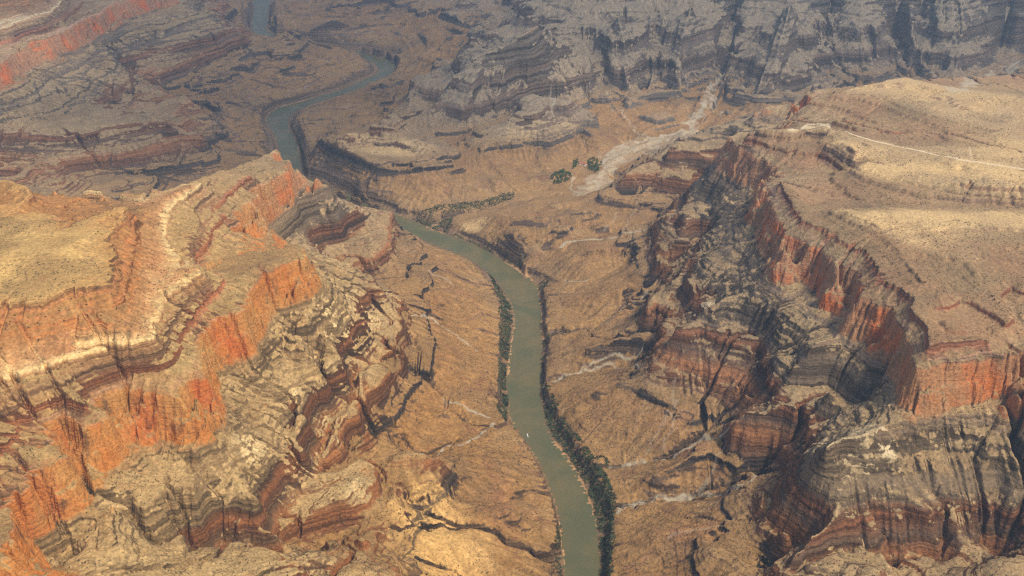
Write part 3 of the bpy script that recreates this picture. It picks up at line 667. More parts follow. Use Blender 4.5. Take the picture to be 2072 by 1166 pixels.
# ------------------------------------------------------------------ materials
def nt(name):
    m = bpy.data.materials.new(name); m.use_nodes = True
    t = m.node_tree; t.nodes.clear()
    return m, t
class N:
    """small helper round a node tree"""
    def __init__(s, t): s.t = t
    def n(s, kind, **kw):
        nd = s.t.nodes.new(kind)
        for k, v in kw.items():
            if k.startswith('i_'):
                nd.inputs[int(k[2:]) if k[2:].isdigit() else k[2:].replace('_', ' ')].default_value = v
            else: setattr(nd, k, v)
        return nd
    def l(s, a, b): s.t.links.new(a, b)
    def math(s, op, a, b=None, clamp=False):
        nd = s.n('ShaderNodeMath', operation=op, use_clamp=clamp)
        for i, v in enumerate((a, b)):
            if v is None: continue
            if isinstance(v, (int, float)): nd.inputs[i].default_value = v
            else: s.l(v, nd.inputs[i])
        return nd.outputs[0]
    def mix(s, f, a, b, blend='MIX'):
        nd = s.n('ShaderNodeMix', data_type='RGBA', blend_type=blend)
        nd.clamp_factor = True
        for k, v in ((0, f), (6, a), (7, b)):
            if isinstance(v, (int, float)): nd.inputs[k].default_value = v
            elif isinstance(v, tuple): nd.inputs[k].default_value = (*v, 1)
            else: s.l(v, nd.inputs[k])
        return nd.outputs[2]
    def ramp(s, f, stops, interp='LINEAR'):
        nd = s.n('ShaderNodeValToRGB'); r = nd.color_ramp; r.interpolation = interp
        while len(r.elements) < len(stops): r.elements.new(.5)
        for e, (p, c) in zip(r.elements, stops):
            e.position = p; e.color = (*c, 1) if len(c) == 3 else c
        s.l(f, nd.inputs[0]); return nd.outputs[0]
    def rng(s, v, a, b, c=0.0, d=1.0):
        nd = s.n('ShaderNodeMapRange', interpolation_type='SMOOTHSTEP')
        s.l(v, nd.inputs[0])
        for i, q in enumerate((a, b, c, d)): nd.inputs[1 + i].default_value = q
        return nd.outputs[0]
    def noise(s, vec, scale, det=3.0, rough=.55, dist=0.0):
        nd = s.n('ShaderNodeTexNoise'); nd.inputs['Scale'].default_value = scale; nd.inputs['Detail'].default_value = det
        nd.inputs['Roughness'].default_value = rough; nd.inputs['Distortion'].default_value = dist
        s.l(vec, nd.inputs['Vector']); return nd.outputs[0]
    def scaled(s, vec, sx, sy, sz):
        nd = s.n('ShaderNodeMapping'); nd.inputs['Scale'].default_value = (sx, sy, sz)
        s.l(vec, nd.inputs['Vector']); return nd.outputs[0]


def ground_material():
    m, t = nt('canyon_rock')
    q = N(t)
    geo = q.n('ShaderNodeNewGeometry'); pos = geo.outputs['Position']; nor = geo.outputs['Normal']
    A = q.n('ShaderNodeAttribute', attribute_name='mask_a'); B = q.n('ShaderNodeAttribute', attribute_name='mask_b')
    sa = q.n('ShaderNodeSeparateColor'); q.l(A.outputs['Color'], sa.inputs[0]); sb = q.n('ShaderNodeSeparateColor'); q.l(B.outputs['Color'], sb.inputs[0])
    wash_, sand_, road_, gold_ = sa.outputs[0], sa.outputs[1], sa.outputs[2], A.outputs['Alpha']
    pale_, red_, warm_, strat_ = sb.outputs[0], sb.outputs[1], sb.outputs[2], B.outputs['Alpha']
    sn = q.n('ShaderNodeSeparateXYZ'); q.l(nor, sn.inputs[0]); nz = sn.outputs[2]
    sp = q.n('ShaderNodeSeparateXYZ'); q.l(pos, sp.inputs[0])
    n_big = q.noise(pos, .004, 4, .6); n_mid = q.noise(pos, .02, 4, .6); n_fine = q.noise(pos, .11, 3, .65)
    # bed coordinate, slightly wavy
    wob = q.math('ADD', q.math('MULTIPLY', q.math('SUBTRACT', n_mid, .5), .016), q.math('MULTIPLY', q.math('SUBTRACT', n_big, .5), .035))
    st = q.math('ADD', strat_, wob)
    # thin beds: noise that changes only with height in the stack
    bed = q.n('ShaderNodeCombineXYZ'); q.l(q.math('MULTIPLY', sp.outputs[0], .0012), bed.inputs[0]); q.l(q.math('MULTIPLY', sp.outputs[1], .0012), bed.inputs[1]); q.l(q.math('MULTIPLY', st, 68.0), bed.inputs[2])
    beds = q.noise(bed.outputs[0], 1.0, 3, .7)
    # streaks down the cliffs
    streak = q.noise(q.scaled(pos, .045, .045, .006), 1.0, 4, .65)
    patch = q.noise(q.scaled(pos, .012, .012, .009), 1.0, 4, .6)
    soil = q.ramp(st, [(0, (.17, .11, .065)), (.05, (.27, .16, .066)), (.13, (.25, .142, .06)), (.165, (.255, .155, .07)), (.26, (.275, .185, .095)), (.36, (.285, .20, .108)), (.46, (.30, .213, .115)), (.56, (.32, .225, .118)), (.63, (.31, .215, .115)), (.655, (.27, .178, .092)), (.69, (.25, .163, .084)), (.705, (.29, .195, .10)), (.713, (.33, .225, .115)), (.727, (.36, .27, .16)), (.733, (.54, .44, .26)), (.739, (.50, .39, .23)), (.747, (.40, .235, .13)), (.775, (.30, .165, .078)), (.82, (.32, .175, .075)), (.845, (.38, .24, .11)), (.856, (.46, .335, .165)), (1.0, (.48, .35, .17))])
    rock = q.ramp(st, [(0, (.12, .08, .05)), (.045, (.13, .085, .055)), (.135, (.08, .055, .038)), (.15, (.04, .032, .028)), (.17, (.05, .038, .03)), (.2, (.12, .06, .033)), (.25, (.21, .095, .042)), (.29, (.075, .05, .034)), (.33, (.16, .07, .035)), (.352, (.12, .065, .038)), (.36, (.085, .064, .046)), (.44, (.10, .076, .054)), (.492, (.15, .105, .07)), (.505, (.42, .125, .04)), (.55, (.50, .128, .034)), (.615, (.43, .145, .055)), (.63, (.26, .17, .11)), (.66, (.24, .10, .055)), (.69, (.14, .09, .06)), (.725, (.3, .18, .1)), (.735, (.48, .38, .23)), (.78, (.32, .14, .055)), (.83, (.26, .13, .065)), (.85, (.22, .15, .08))])
    inred = q.math('MULTIPLY', q.rng(st, .488, .502), q.rng(st, .63, .615), True)
    bw = q.rng(beds, .34, .66, .42, 1.5)
    bwr = q.rng(beds, .3, .7, .88, 1.1)
    bw = q.math('ADD', q.math('MULTIPLY', bw, q.math('SUBTRACT', 1.0, inred)), q.math('MULTIPLY', bwr, inred))
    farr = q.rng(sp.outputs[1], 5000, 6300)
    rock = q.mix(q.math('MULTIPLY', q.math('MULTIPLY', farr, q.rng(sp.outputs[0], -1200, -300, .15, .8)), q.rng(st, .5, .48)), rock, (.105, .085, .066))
    rock = q.mix(1.0, rock, q_grey(q, bw), 'MULTIPLY')
    bw2 = q.rng(beds, .3, .7, .84, 1.14)
    soil = q.mix(1.0, soil, q_grey(q, bw2), 'MULTIPLY')
    buff = q.math('MULTIPLY', q.rng(q.noise(q.scaled(pos, .006, .006, .004), 1.0, 4, .65), .36, .54), inred)
    rock = q.mix(q.math('MULTIPLY', buff, .8), rock, (.30, .185, .105))
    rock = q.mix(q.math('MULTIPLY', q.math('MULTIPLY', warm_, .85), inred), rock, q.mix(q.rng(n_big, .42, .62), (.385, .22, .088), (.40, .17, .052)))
    rock = q.mix(q.math('MULTIPLY', q.math('MULTIPLY', q.math('MULTIPLY', red_, warm_), inred), q.rng(streak, .36, .58, .15, .85)), rock, (.40, .12, .042))
    instr = q.math('MULTIPLY', q.rng(st, .352, .37), q.rng(st, .505, .488), True)
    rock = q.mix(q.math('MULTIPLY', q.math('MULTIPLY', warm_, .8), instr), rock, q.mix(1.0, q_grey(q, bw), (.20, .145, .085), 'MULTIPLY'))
    # dark varnish on the rock, in runs and patches
    varn = q.math('MULTIPLY', q.rng(streak, .52, .66), q.rng(patch, .42, .62), True)
    rock = q.mix(q.math('MULTIPLY', varn, q.math('SUBTRACT', .7, q.math('MULTIPLY', instr, .6))), rock, (.05, .042, .036))
    lightrun = q.rng(q.noise(q.scaled(pos, .06, .06, .008), 1.0, 3, .6), .6, .75)
    rock = q.mix(q.math('MULTIPLY', lightrun, .35), rock, (.42, .24, .12))
    # pale tan soils of the left wall
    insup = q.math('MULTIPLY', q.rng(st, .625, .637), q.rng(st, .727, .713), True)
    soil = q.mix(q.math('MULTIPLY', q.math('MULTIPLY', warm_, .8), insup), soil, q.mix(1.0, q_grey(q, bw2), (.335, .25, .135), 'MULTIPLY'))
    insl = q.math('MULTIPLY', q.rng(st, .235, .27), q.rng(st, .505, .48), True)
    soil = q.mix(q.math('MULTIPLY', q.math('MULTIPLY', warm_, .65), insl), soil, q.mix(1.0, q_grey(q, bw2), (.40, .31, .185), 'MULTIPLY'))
    # patches of the soils, and sun patches painted in as gold and pale
    soil = q.mix(q.rng(n_big, .48, .66, 0, .6), soil, (.17, .112, .062))
    n_b2 = q.noise(q.scaled(pos, .0055, .0055, .0055), 1.0, 4, .62)
    soil = q.mix(q.rng(n_b2, .54, .68, 0, .5), soil, (.32, .21, .105))
    n_b3 = q.noise(q.scaled(pos, .0085, .0085, .02), 1.0, 4, .65)
    soil = q.mix(q.math('MULTIPLY', q.rng(n_b3, .54, .68, 0, .6), q.rng(st, .16, .135)), soil, (.17, .085, .05))
    soil = q.mix(q.math('MULTIPLY', q.rng(n_mid, .55, .72), .3), soil, (.26, .12, .07))
    soil = q.mix(q.math('MULTIPLY', red_, .55), soil, (.31, .145, .08))
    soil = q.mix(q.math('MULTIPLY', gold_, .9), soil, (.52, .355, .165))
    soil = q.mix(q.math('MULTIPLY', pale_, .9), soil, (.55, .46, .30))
    gentle = q.rng(nz, .985, .89)
    st2 = q.math('MULTIPLY', q.math('MULTIPLY', q.rng(beds, .52, .62), gentle), q.rng(st, .13, .16), True)
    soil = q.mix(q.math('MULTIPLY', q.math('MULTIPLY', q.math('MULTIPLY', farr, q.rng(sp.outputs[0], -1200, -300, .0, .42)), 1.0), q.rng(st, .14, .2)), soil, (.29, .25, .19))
    soil = q.mix(q.math('MULTIPLY', st2, .85), soil, q.mix(.3, rock, (.08, .06, .045)))
    speck = q.n('ShaderNodeTexVoronoi', feature='F1'); speck.inputs['Scale'].default_value = .13; q.l(pos, speck.inputs['Vector'])
    sp_m = q.math('MULTIPLY', q.rng(speck.outputs['Distance'], .38, .18), q.rng(n_mid, .35, .6), True)
    soil = q.mix(q.math('MULTIPLY', sp_m, .5), soil, (.09, .085, .05))
    fv = q.rng(n_fine, .25, .75, .72, 1.28)
    soil = q.mix(1.0, soil, q_grey(q, fv), 'MULTIPLY'); rock = q.mix(1.0, rock, q_grey(q, fv), 'MULTIPLY')
    LI = q.n('ShaderNodeAttribute', attribute_name='streak')
    lvs = q.math('MULTIPLY', LI.outputs['Fac'], q.rng(nz,   .99, .92, .1, 1.0))
    lv = q.rng(lvs, -2.2, 2.2, .76, 1.26)
    soil = q.mix(1.0, soil, q_grey(q, lv), 'MULTIPLY')
    # hard ledges crop out more on the far left stack and all down the right hand wall
    hard_l = q.math('MULTIPLY', q.rng(sp.outputs[1], 4300, 5000), q.rng(sp.outputs[0], -600, -1200))
    hard_r = q.math('MULTIPLY', q.math('MULTIPLY', q.rng(sp.outputs[0], 300, 650), q.rng(sp.outputs[1], 6000, 5600)), q.math('MULTIPLY', q.rng(st, .18, .21), q.rng(st, .5, .485)))
    hard_f = q.math('MULTIPLY', q.math('MULTIPLY', farr, q.rng(sp.outputs[0], -900, -300)), .5)
    hard = q.math('MULTIPLY', q.math('ADD', q.math('ADD', hard_l, hard_r), hard_f), q.rng(beds, .36, .54))
    nz = q.math('SUBTRACT', nz, q.math('MULTIPLY', hard, q.math('ADD', .17, q.math('MULTIPLY', hard_l, .10))))
    steep = q.rng(q.math('ADD', nz, q.math('MULTIPLY', q.math('SUBTRACT', n_fine, .5), .18)), .745, .58)
    col = q.mix(steep, soil, rock)
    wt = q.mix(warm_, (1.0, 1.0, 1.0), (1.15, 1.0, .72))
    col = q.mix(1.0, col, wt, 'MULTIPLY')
    wv = q.noise(q.scaled(pos, .03, .03, .03), 1.0, 4, .7)
    col = q.mix(q.math('MULTIPLY', wash_, q.rng(wv, .36, .54, .35, 1.1)), col, (.40, .34, .24))
    col = q.mix(sand_, col, (.42, .24, .11)); col = q.mix(road_, col, (.60, .47, .29))
    b = q.n('ShaderNodeBump'); b.inputs['Strength'].default_value = .75; b.inputs['Distance'].default_value = 7.0
    hgt = q.math('ADD', n_fine, q.math('MULTIPLY', streak, steep)); hgt = q.math('ADD', hgt, q.math('MULTIPLY', beds, steep))
    q.l(hgt, b.inputs['Height'])
    bs = q.n('ShaderNodeBsdfPrincipled'); bs.inputs['Roughness'].default_value = .95; bs.inputs['Specular IOR Level'].default_value = .1
    q.l(col, bs.inputs['Base Color']); q.l(b.outputs[0], bs.inputs['Normal'])
    o = q.n('ShaderNodeOutputMaterial'); q.l(bs.outputs[0], o.inputs[0])
    return m


def q_grey(q, v):
    c = q.n('ShaderNodeCombineColor')
    for i in range(3): q.l(v, c.inputs[i])
    return c.outputs[0]


def plain(name, base, var=.25, scale=.5, rough=.9, spec=.1):
    m, t = nt(name); q = N(t)
    geo = q.n('ShaderNodeNewGeometry')
    n = q.noise(geo.outputs['Position'], scale, 3, .6)
    lo = tuple(c * (1 - var) for c in base); hi = tuple(min(1, c * (1 + var)) for c in base)
    col = q.mix(q.rng(n, .3, .7), lo, hi)
    bs = q.n('ShaderNodeBsdfPrincipled'); bs.inputs['Roughness'].default_value = rough; bs.inputs['Specular IOR Level'].default_value = spec
    q.l(col, bs.inputs['Base Color'])
    o = q.n('ShaderNodeOutputMaterial'); q.l(bs.outputs[0], o.inputs[0])
    return m


def water_material():
    m, t = nt('silty_water'); q = N(t)
    geo = q.n('ShaderNodeNewGeometry'); pos = geo.outputs['Position']
    n = q.noise(pos, .006, 4, .6, .6); n2 = q.noise(pos, .12, 3, .6)
    col = q.mix(q.rng(n, .35, .7), (.09, .09, .040), (.14, .11, .046))
    b = q.n('ShaderNodeBump'); b.inputs['Strength'].default_value = .08; b.inputs['Distance'].default_value = 1.0; q.l(n2, b.inputs['Height'])
    bs = q.n('ShaderNodeBsdfPrincipled'); bs.inputs['Roughness'].default_value = .45; bs.inputs['Specular IOR Level'].default_value = .15
    q.l(col, bs.inputs['Base Color']); q.l(b.outputs[0], bs.inputs['Normal'])
    o = q.n('ShaderNodeOutputMaterial'); q.l(bs.outputs[0], o.inputs[0])
    return m


M_ROCK = ground_material(); M_WATER = water_material()
M_THICK = plain('tamarisk_leaves', (.048, .066, .031), .7, .045); M_LEAF = plain('cottonwood_leaves', (.05, .10, .03), .4, .2)
M_SCRUB = plain('scrub_leaves', (.05, .05, .03), .3, .3); M_BARK = plain('bark', (.12, .09, .06), .3, 1.0)
M_WHITE = plain('white_plaster', (.78, .74, .66), .06, .2, .7); M_ROOF = plain('red_roof_tiles', (.36, .13, .075), .25, .4, .8); M_DARK = plain('dark_glass', (.04, .045, .05), .1, 1.0, .2, .5); M_WOOD = plain('door_wood', (.16, .09, .05), .2, 1.0)
M_HULL = plain('white_hull_paint', (.82, .82, .8), .04, 1.0, .35, .5); M_GREY = plain('grey_deck', (.35, .35, .35), .1, 1.0); M_FOAM = plain('wake_foam', (.62, .64, .58), .2, .4, .6)


def struct(o, name=None, label=None):
    o['kind'] = 'structure'
    if label: o['label'] = label
    return o


def mesh_obj(name, verts, faces, mats, parent=None, smooth=False, fmat=None):
    me = bpy.data.meshes.new(name)
    me.from_pydata([tuple(v) for v in verts], [], [tuple(f) for f in faces])
    for mm in (mats if isinstance(mats, (list, tuple)) else [mats]): me.materials.append(mm)
    if fmat is not None: me.polygons.foreach_set('material_index', np.array(fmat, np.int32))
    if smooth: me.polygons.foreach_set('use_smooth', np.ones(len(me.polygons), bool))
    me.update()
    o = bpy.data.objects.new(name, me); COL.objects.link(o)
    if parent: o.parent = parent
    return o


def tag(o, label, cat, group=None):
    o['label'] = label; o['category'] = cat
    if group: o['group'] = group
    return o

# ------------------------------------------------------------------ split the ground into its named parts
ii = np.arange(NR * NC).reshape(NR, NC)
quads = np.stack([ii[:-1, :-1], ii[:-1, 1:], ii[1:, 1:], ii[1:, :-1]], -1).reshape(-1, 4)
fx = vx[quads].mean(1); fy = vy[quads].mean(1); fs = vs[quads].mean(1)
riv_x = np.interp(fy, np.sort((RL + RR)[:, 1] / 2), ((RL + RR)[:, 0] / 2)[np.argsort((RL + RR)[:, 1] / 2)])
jit = fbm(fx, fy, 120, 2, .5, 0) * 12
part = np.zeros(len(quads), np.int8)                      # 0 canyon floor
high = fs + jit > 128
sidey = 4750 + (fx + 1100) * -.15
near_left = high & (fx < riv_x) & (fy < sidey)
far_left = high & (fx < -900) & (fy >= sidey)
right = high & (fx > 250) & (fy < 5750)
farw = high & (fx >= -900) & (fy >= 5600)
part[near_left] = 1; part[far_left] = 2; part[farw] = 4; part[right] = 3
part[(part == 1) & (fs > 850)] = 5; part[(part == 3) & (fs > 705)] = 6
part[wash[quads].mean(1) > .5] = 7; part[sand[quads].mean(1) > .5] = 8; part[np.maximum(road, pad)[quads].mean(1) > .5] = 9
PARTS = [('canyon_floor', 'tan canyon floor sloping down to both river banks'), ('left_canyon_wall', 'yellow and orange stepped cliffs left of the river'), ('far_left_canyon_wall', 'hazy red and grey stepped cliffs behind the left wall'), ('right_canyon_wall', 'red and dark stepped cliffs right of the river'), ('far_canyon_wall', 'pale blue grey stepped cliffs at the top of the view'), ('left_plateau', 'yellow plateau top left of the river'), ('right_plateau', 'golden plateau top right of the river'), ('dry_wash', 'pale gravel beds of the dry side streams'), ('sandbank', 'narrow orange sand strips along the river'), ('dirt_road', 'pale dirt road across the golden plateau')]
chan = sstep(2.55, 3.5, bil(LAREA, vx, vy)) * sstep(260, 150, vs) * sstep(20, 45, vs)
wash_c = np.maximum(wash, chan * .42)
lic_v = bil(LIC, vx, vy).astype(np.float32)
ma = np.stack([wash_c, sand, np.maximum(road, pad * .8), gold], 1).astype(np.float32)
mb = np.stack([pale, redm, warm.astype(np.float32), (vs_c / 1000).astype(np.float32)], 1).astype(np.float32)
co = np.stack([vx, vy, vz], 1).astype(np.float32)
for k, (nm, lb) in enumerate(PARTS):
    f = quads[part == k]
    if len(f) == 0: continue
    used = np.zeros(len(vx), bool); used[f.ravel()] = True
    remap = np.cumsum(used) - 1
    f = remap[f].astype(np.int32); nv, nf = int(used.sum()), len(f)
    me = bpy.data.meshes.new(nm)
    me.vertices.add(nv); me.vertices.foreach_set('co', co[used].ravel())
    me.loops.add(nf * 4); me.loops.foreach_set('vertex_index', f.ravel())
    me.polygons.add(nf); me.polygons.foreach_set('loop_start', np.arange(nf, dtype=np.int32) * 4)
    me.polygons.foreach_set('use_smooth', np.ones(nf, bool))
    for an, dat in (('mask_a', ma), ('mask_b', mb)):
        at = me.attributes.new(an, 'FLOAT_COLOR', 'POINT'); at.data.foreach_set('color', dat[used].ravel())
    at = me.attributes.new('streak', 'FLOAT', 'POINT'); at.data.foreach_set('value', lic_v[used])
    me.materials.append(M_ROCK); me.update(calc_edges=True)
    o = bpy.data.objects.new(nm, me); COL.objects.link(o); struct(o, label=lb)
print('ground', round(time.time() - T0, 1))

# ------------------------------------------------------------------ river
rv, rf = [], []
for i in range(len(RL)):
    d = RR[i] - RL[i]; d = d / (np.linalg.norm(d) + 1e-9)
    a = RL[i] - d * 14; b = RR[i] + d * 14
    for k in range(9):
        p = a + (b - a) * k / 8; rv.append((p[0], p[1], 0.0))
for i in range(len(RL) - 1):
    for k in range(8):
        a = i * 9 + k; rf.append((a, a + 1, a + 10, a + 9))
struct(mesh_obj('river', rv, rf, M_WATER, smooth=True), label='broad green silty river winding through the canyon')

# ------------------------------------------------------------------ plants
def leaf_cloud(n, rad, hgt, leaf, r):
    """n leaf faces in a lumpy dome"""
    v, f = [], []
    lumps = [(r.normal(0, .38, 2), r.uniform(.35, .8), r.uniform(.45, .7)) for _ in range(5)]
    for _ in range(n):
        c, z0, rr = lumps[r.integers(0, 5)]
        d = r.normal(0, 1, 3); d /= np.linalg.norm(d) + 1e-9
        p = np.array([c[0] * rad, c[1] * rad, z0 * hgt]) + d * np.array([rad * rr, rad * rr, hgt * .3]) * r.uniform(.6, 1.0)
        p[2] = max(p[2], .05 * hgt)
        a = r.normal(0, 1, 3); a /= np.linalg.norm(a); b = np.cross(a, r.normal(0, 1, 3)); b /= np.linalg.norm(b) + 1e-9
        s = leaf * r.uniform(.6, 1.3); k = len(v)
        v += [p - a * s, p + b * s * .7, p + a * s, p - b * s * .7]; f.append((k, k + 1, k + 2, k + 3))
    return v, f


def scatter_bushes(name, label, pts, size, mat, n_leaf=9, seed=3):
    r = np.random.default_rng(seed)
    protos = [leaf_cloud(n_leaf, 1.0, 1.0, .5, r) for _ in range(6)]
    V, F = [], []; base = 0
    for (x, y, z) in pts:
        v, f = protos[r.integers(0, 6)]
        s = size * r.uniform(.55, 1.5); a = r.uniform(0, 6.28); c, sn = math.cos(a), math.sin(a)
        v = np.array(v); vv = np.stack([x + s * (v[:, 0] * c - v[:, 1] * sn), y + s * (v[:, 0] * sn + v[:, 1] * c), z + s * .9 * v[:, 2] - .2], 1)
        V.append(vv); F.append(np.array(f) + base); base += len(v)
    V = np.concatenate(V); F = np.concatenate(F)
    me = bpy.data.meshes.new(name)
    me.vertices.add(len(V)); me.vertices.foreach_set('co', V.astype(np.float32).ravel())
    me.loops.add(F.size); me.loops.foreach_set('vertex_index', F.astype(np.int32).ravel())
    me.polygons.add(len(F)); me.polygons.foreach_set('loop_start', np.arange(len(F), dtype=np.int32) * 4)
    me.materials.append(mat); me.update(calc_edges=True)
    o = bpy.data.objects.new(name, me); COL.objects.link(o)
    o['kind'] = 'stuff'; o['label'] = label; o['category'] = 'vegetation'
    return o


def poly_points(poly, step, r, zmax=70):
    P = np.array(poly); x0, y0 = P.min(0); x1, y1 = P.max(0)
    n = int((x1 - x0) * (y1 - y0) / step ** 2)
    x = r.uniform(x0, x1, n); y = r.uniform(y0, y1, n)
    xx = x + fbm(x, y, 60, 2, .5, 1) * 10; yy = y + fbm(x, y, 60, 2, .5, 4) * 10
    ins = np.zeros(n, bool)
    for a, b in zip(P, np.roll(P, -1, 0)):
        ins ^= ((a[1] > yy) != (b[1] > yy)) & (xx < (b[0] - a[0]) * (yy - a[1]) / (b[1] - a[1] + 1e-9) + a[0])
    x, y = x[ins], y[ins]
    keep = fbm(x, y, 45, 3, .6, 6) > -.3
    x, y = x[keep], y[keep]
    z, _ = surf(x, y)
    ok = (z > .8) & (z < zmax)
    return np.stack([x[ok], y[ok], z[ok]], 1)


r_ = np.random.default_rng(11)
VEG = []
VEG.append(poly_points(W(6, (985, 548), (1012, 582), (1036, 622), (1038, 650), (1030, 700), (1025, 760), (1027, 852), (1008, 850), (1010, 700), (1012, 620), (998, 580)), 3.3, r_))
VEG.append(poly_points(W(6, (1096, 790), (1108, 800), (1128, 832), (1152, 880), (1185, 925), (1208, 955), (1228, 990), (1250, 1030), (1240, 1065), (1236, 1166), (1236, 1240), (1216, 1240), (1213, 1120), (1209, 1060), (1198, 1010), (1174, 960), (1148, 915), (1120, 882), (1102, 850)), 3.3, r_))
VEG.append(poly_points(W(12, (1195, 945), (1232, 942), (1228, 952), (1205, 972)), 3.3, r_))
VEG.append(poly_points(W(10, (832, 440), (880, 432), (960, 420), (1042, 405), (1040, 414), (985, 431), (932, 436), (912, 450), (918, 470), (965, 490), (1030, 524), (1048, 540), (1030, 536), (985, 508), (940, 485), (895, 466), (850, 456)), 4.8, r_))
VEG.append(poly_points(W(14, (1045, 536), (1060, 520), (1085, 508), (1080, 522), (1060, 545)), 4.4, r_))
VEG.append(poly_points(W(8, (1090, 572), (1110, 568), (1106, 580), (1094, 588)), 4.4, r_)); VEG.append(poly_points(W(8, (1094, 692), (1120, 682), (1145, 678), (1120, 696), (1100, 702)), 4.4, r_))
VEG.append(poly_points(W(6, (1126, 1060), (1136, 1060), (1141, 1166), (1141, 1240), (1126, 1240)), 4.4, r_)); VEG.append(poly_points(W(10, (600, 262), (590, 250), (600, 245), (612, 290), (612, 345), (606, 345)), 9, r_))
VEG.append(poly_points(W(6, (1090, 730), (1100, 720), (1102, 790), (1094, 790)), 4.4, r_))
scatter_bushes('riverside_thicket', 'dark green thickets along the river banks', np.concatenate(VEG), 3.0, M_THICK, 8)
# sparse desert scrub over the nearer slopes
n = 60000
sx = r_.uniform(-1, 1, n); sy = 1500 + 3300 * r_.random(n) ** 1.1; sx = sx * .5 * (sy + 900)
sz, ssb = surf(sx, sy); sz2, _ = surf(sx + 6, sy); sz3, _ = surf(sx, sy + 6)
slope = np.hypot(sz2 - sz, sz3 - sz) / 6
okk = (slope < .75) & (sz > 30) & (fbm(sx, sy, 130, 3, .6, 2) > -.05)
scatter_bushes('desert_scrub', 'sparse dark scrub dotted over the slopes', np.stack([sx, sy, sz], 1)[okk], 2.3, M_SCRUB, 5, 5)


def tree_mesh(name, r, hgt, rad, n_leaf, leafmat):
    v, f = leaf_cloud(n_leaf, rad, hgt, rad * .22, r)
    for p in v: p[2] += hgt * .12
    fm = [0] * len(f)
    # tapered trunk with three limbs
    def limb(a, b, ra, rb):
        k = len(v); a = np.array(a, float); b = np.array(b, float)
        d = (b - a) / np.linalg.norm(b - a); u = np.cross(d, [.3, .9, .1]); u /= np.linalg.norm(u); w = np.cross(d, u)
        for c, rr in ((a, ra), (b, rb)):
            for i in range(6):
                g = i / 6 * 6.2832; v.append(c + (u * math.cos(g) + w * math.sin(g)) * rr)
        for i in range(6):
            f.append((k + i, k + (i + 1) % 6, k + 6 + (i + 1) % 6, k + 6 + i)); fm.append(1)
    limb((0, 0, -.5), (0, 0, hgt * .4), rad * .11, rad * .07)
    for i in range(3):
        g = i * 2.1 + r.uniform(0, 1); limb((0, 0, hgt * .36), (math.cos(g) * rad * .5, math.sin(g) * rad * .5, hgt * .72), rad * .06, rad * .025)
    me = bpy.data.meshes.new(name); me.from_pydata([tuple(p) for p in v], [], f)
    me.materials.append(leafmat); me.materials.append(M_BARK); me.polygons.foreach_set('material_index', np.array(fm, np.int32)); me.update()
    return me


TREES = [tree_mesh('tree', r_, 10, 6.5, 130, M_LEAF) for _ in range(4)]
SHRUBS = [tree_mesh('shrub', r_, 4.2, 3.2, 70, M_SCRUB) for _ in range(3)]


def grove(poly, n, label, group, s=75):
    P = np.array(Wg(*poly)); x0, y0 = P.min(0); x1, y1 = P.max(0); got = []
    tries = 0
    while len(got) < n and tries < 6000:
        tries += 1
        x, y = r_.uniform(x0, x1), r_.uniform(y0, y1); ins = False
        for a, b in zip(P, np.roll(P, -1, 0)):
            if ((a[1] > y) != (b[1] > y)) and (x < (b[0] - a[0]) * (y - a[1]) / (b[1] - a[1] + 1e-9) + a[0]): ins = not ins
        if not ins or any(math.hypot(x - g[0], y - g[1]) < 9 for g in got): continue
        got.append((x, y))
    for x, y in got:
        z = float(surf(np.array([x]), np.array([y]))[0][0])
        o = bpy.data.objects.new('tree', TREES[r_.integers(0, 4)]); COL.objects.link(o)
        o.location = (x, y, z); o.rotation_euler = (0, 0, r_.uniform(0, 6.28)); k = r_.uniform(.75, 1.35); o.scale = (k, k, k * r_.uniform(.8, 1.2))
        tag(o, label, 'tree', group)


grove(((1190, 325), (1205, 319), (1216, 332), (1212, 346), (1200, 351), (1190, 344)), 46, 'leafy green tree in the grove right of the white house', 'grove right of the white house')
grove(((1113, 362), (1122, 352), (1138, 346), (1152, 350), (1156, 360), (1145, 369), (1128, 374), (1116, 370)), 62, 'leafy green tree in the wide oval grove below the house', 'oval grove below the white house')
grove(((1158, 342), (1160, 326), (1169, 322), (1169, 334), (1164, 345)), 14, 'leafy green tree in the narrow grove left of the house', 'narrow grove left of the white house')


def shrub(px, py, label, group=None, k=1.0):
    x, y, z = hit(px, py)
    o = bpy.data.objects.new('shrub', SHRUBS[r_.integers(0, 3)]); COL.objects.link(o)
    o.location = (x, y, z - .2); o.rotation_euler = (0, 0, r_.uniform(0, 6.28)); o.scale = (k, k, k * r_.uniform(.8, 1.1)); tag(o, label, 'shrub', group)


shrub(2008, 601, 'largest dark shrub on the right plateau slope, topmost of a close pair', None, 1.6); shrub(2011, 608, 'dark shrub just below the largest one on the right plateau slope', None, 1.5)
shrub(2022, 615, 'lone round dark shrub on the right plateau slope below the close pair', None, 1.3); shrub(2025, 627, 'smallest dark shrub of the plateau slope, under the lone round one', None, .8); shrub(1986, 714, 'single dark shrub standing above the bright red cliff at the right edge', None, 1.1)
for px, py in ((50, 629), (92, 643), (78, 690), (76, 655), (144, 607), (175, 618), (178, 640), (226, 598), (236, 627), (30, 640), (20, 660), (110, 660), (130, 650), (60, 668), (160, 655), (205, 640), (120, 630), (190, 660)):
    shrub(px, py, 'small dark shrub dotted on the orange slope below the left plateau rim', 'shrubs on the orange slope below the left plateau', r_.uniform(.7, 1.05))
for px, py in ((340, 583), (320, 586), (361, 580), (335, 592), (330, 430), (322, 455), (345, 404), (175, 708), (152, 711), (205, 698), (250, 686), (280, 680), (230, 690), (300, 668)):
    shrub(px, py, 'small dark shrub along the edge of the pale cream ledge', 'shrubs along the cream ledge', r_.uniform(.6, .95))

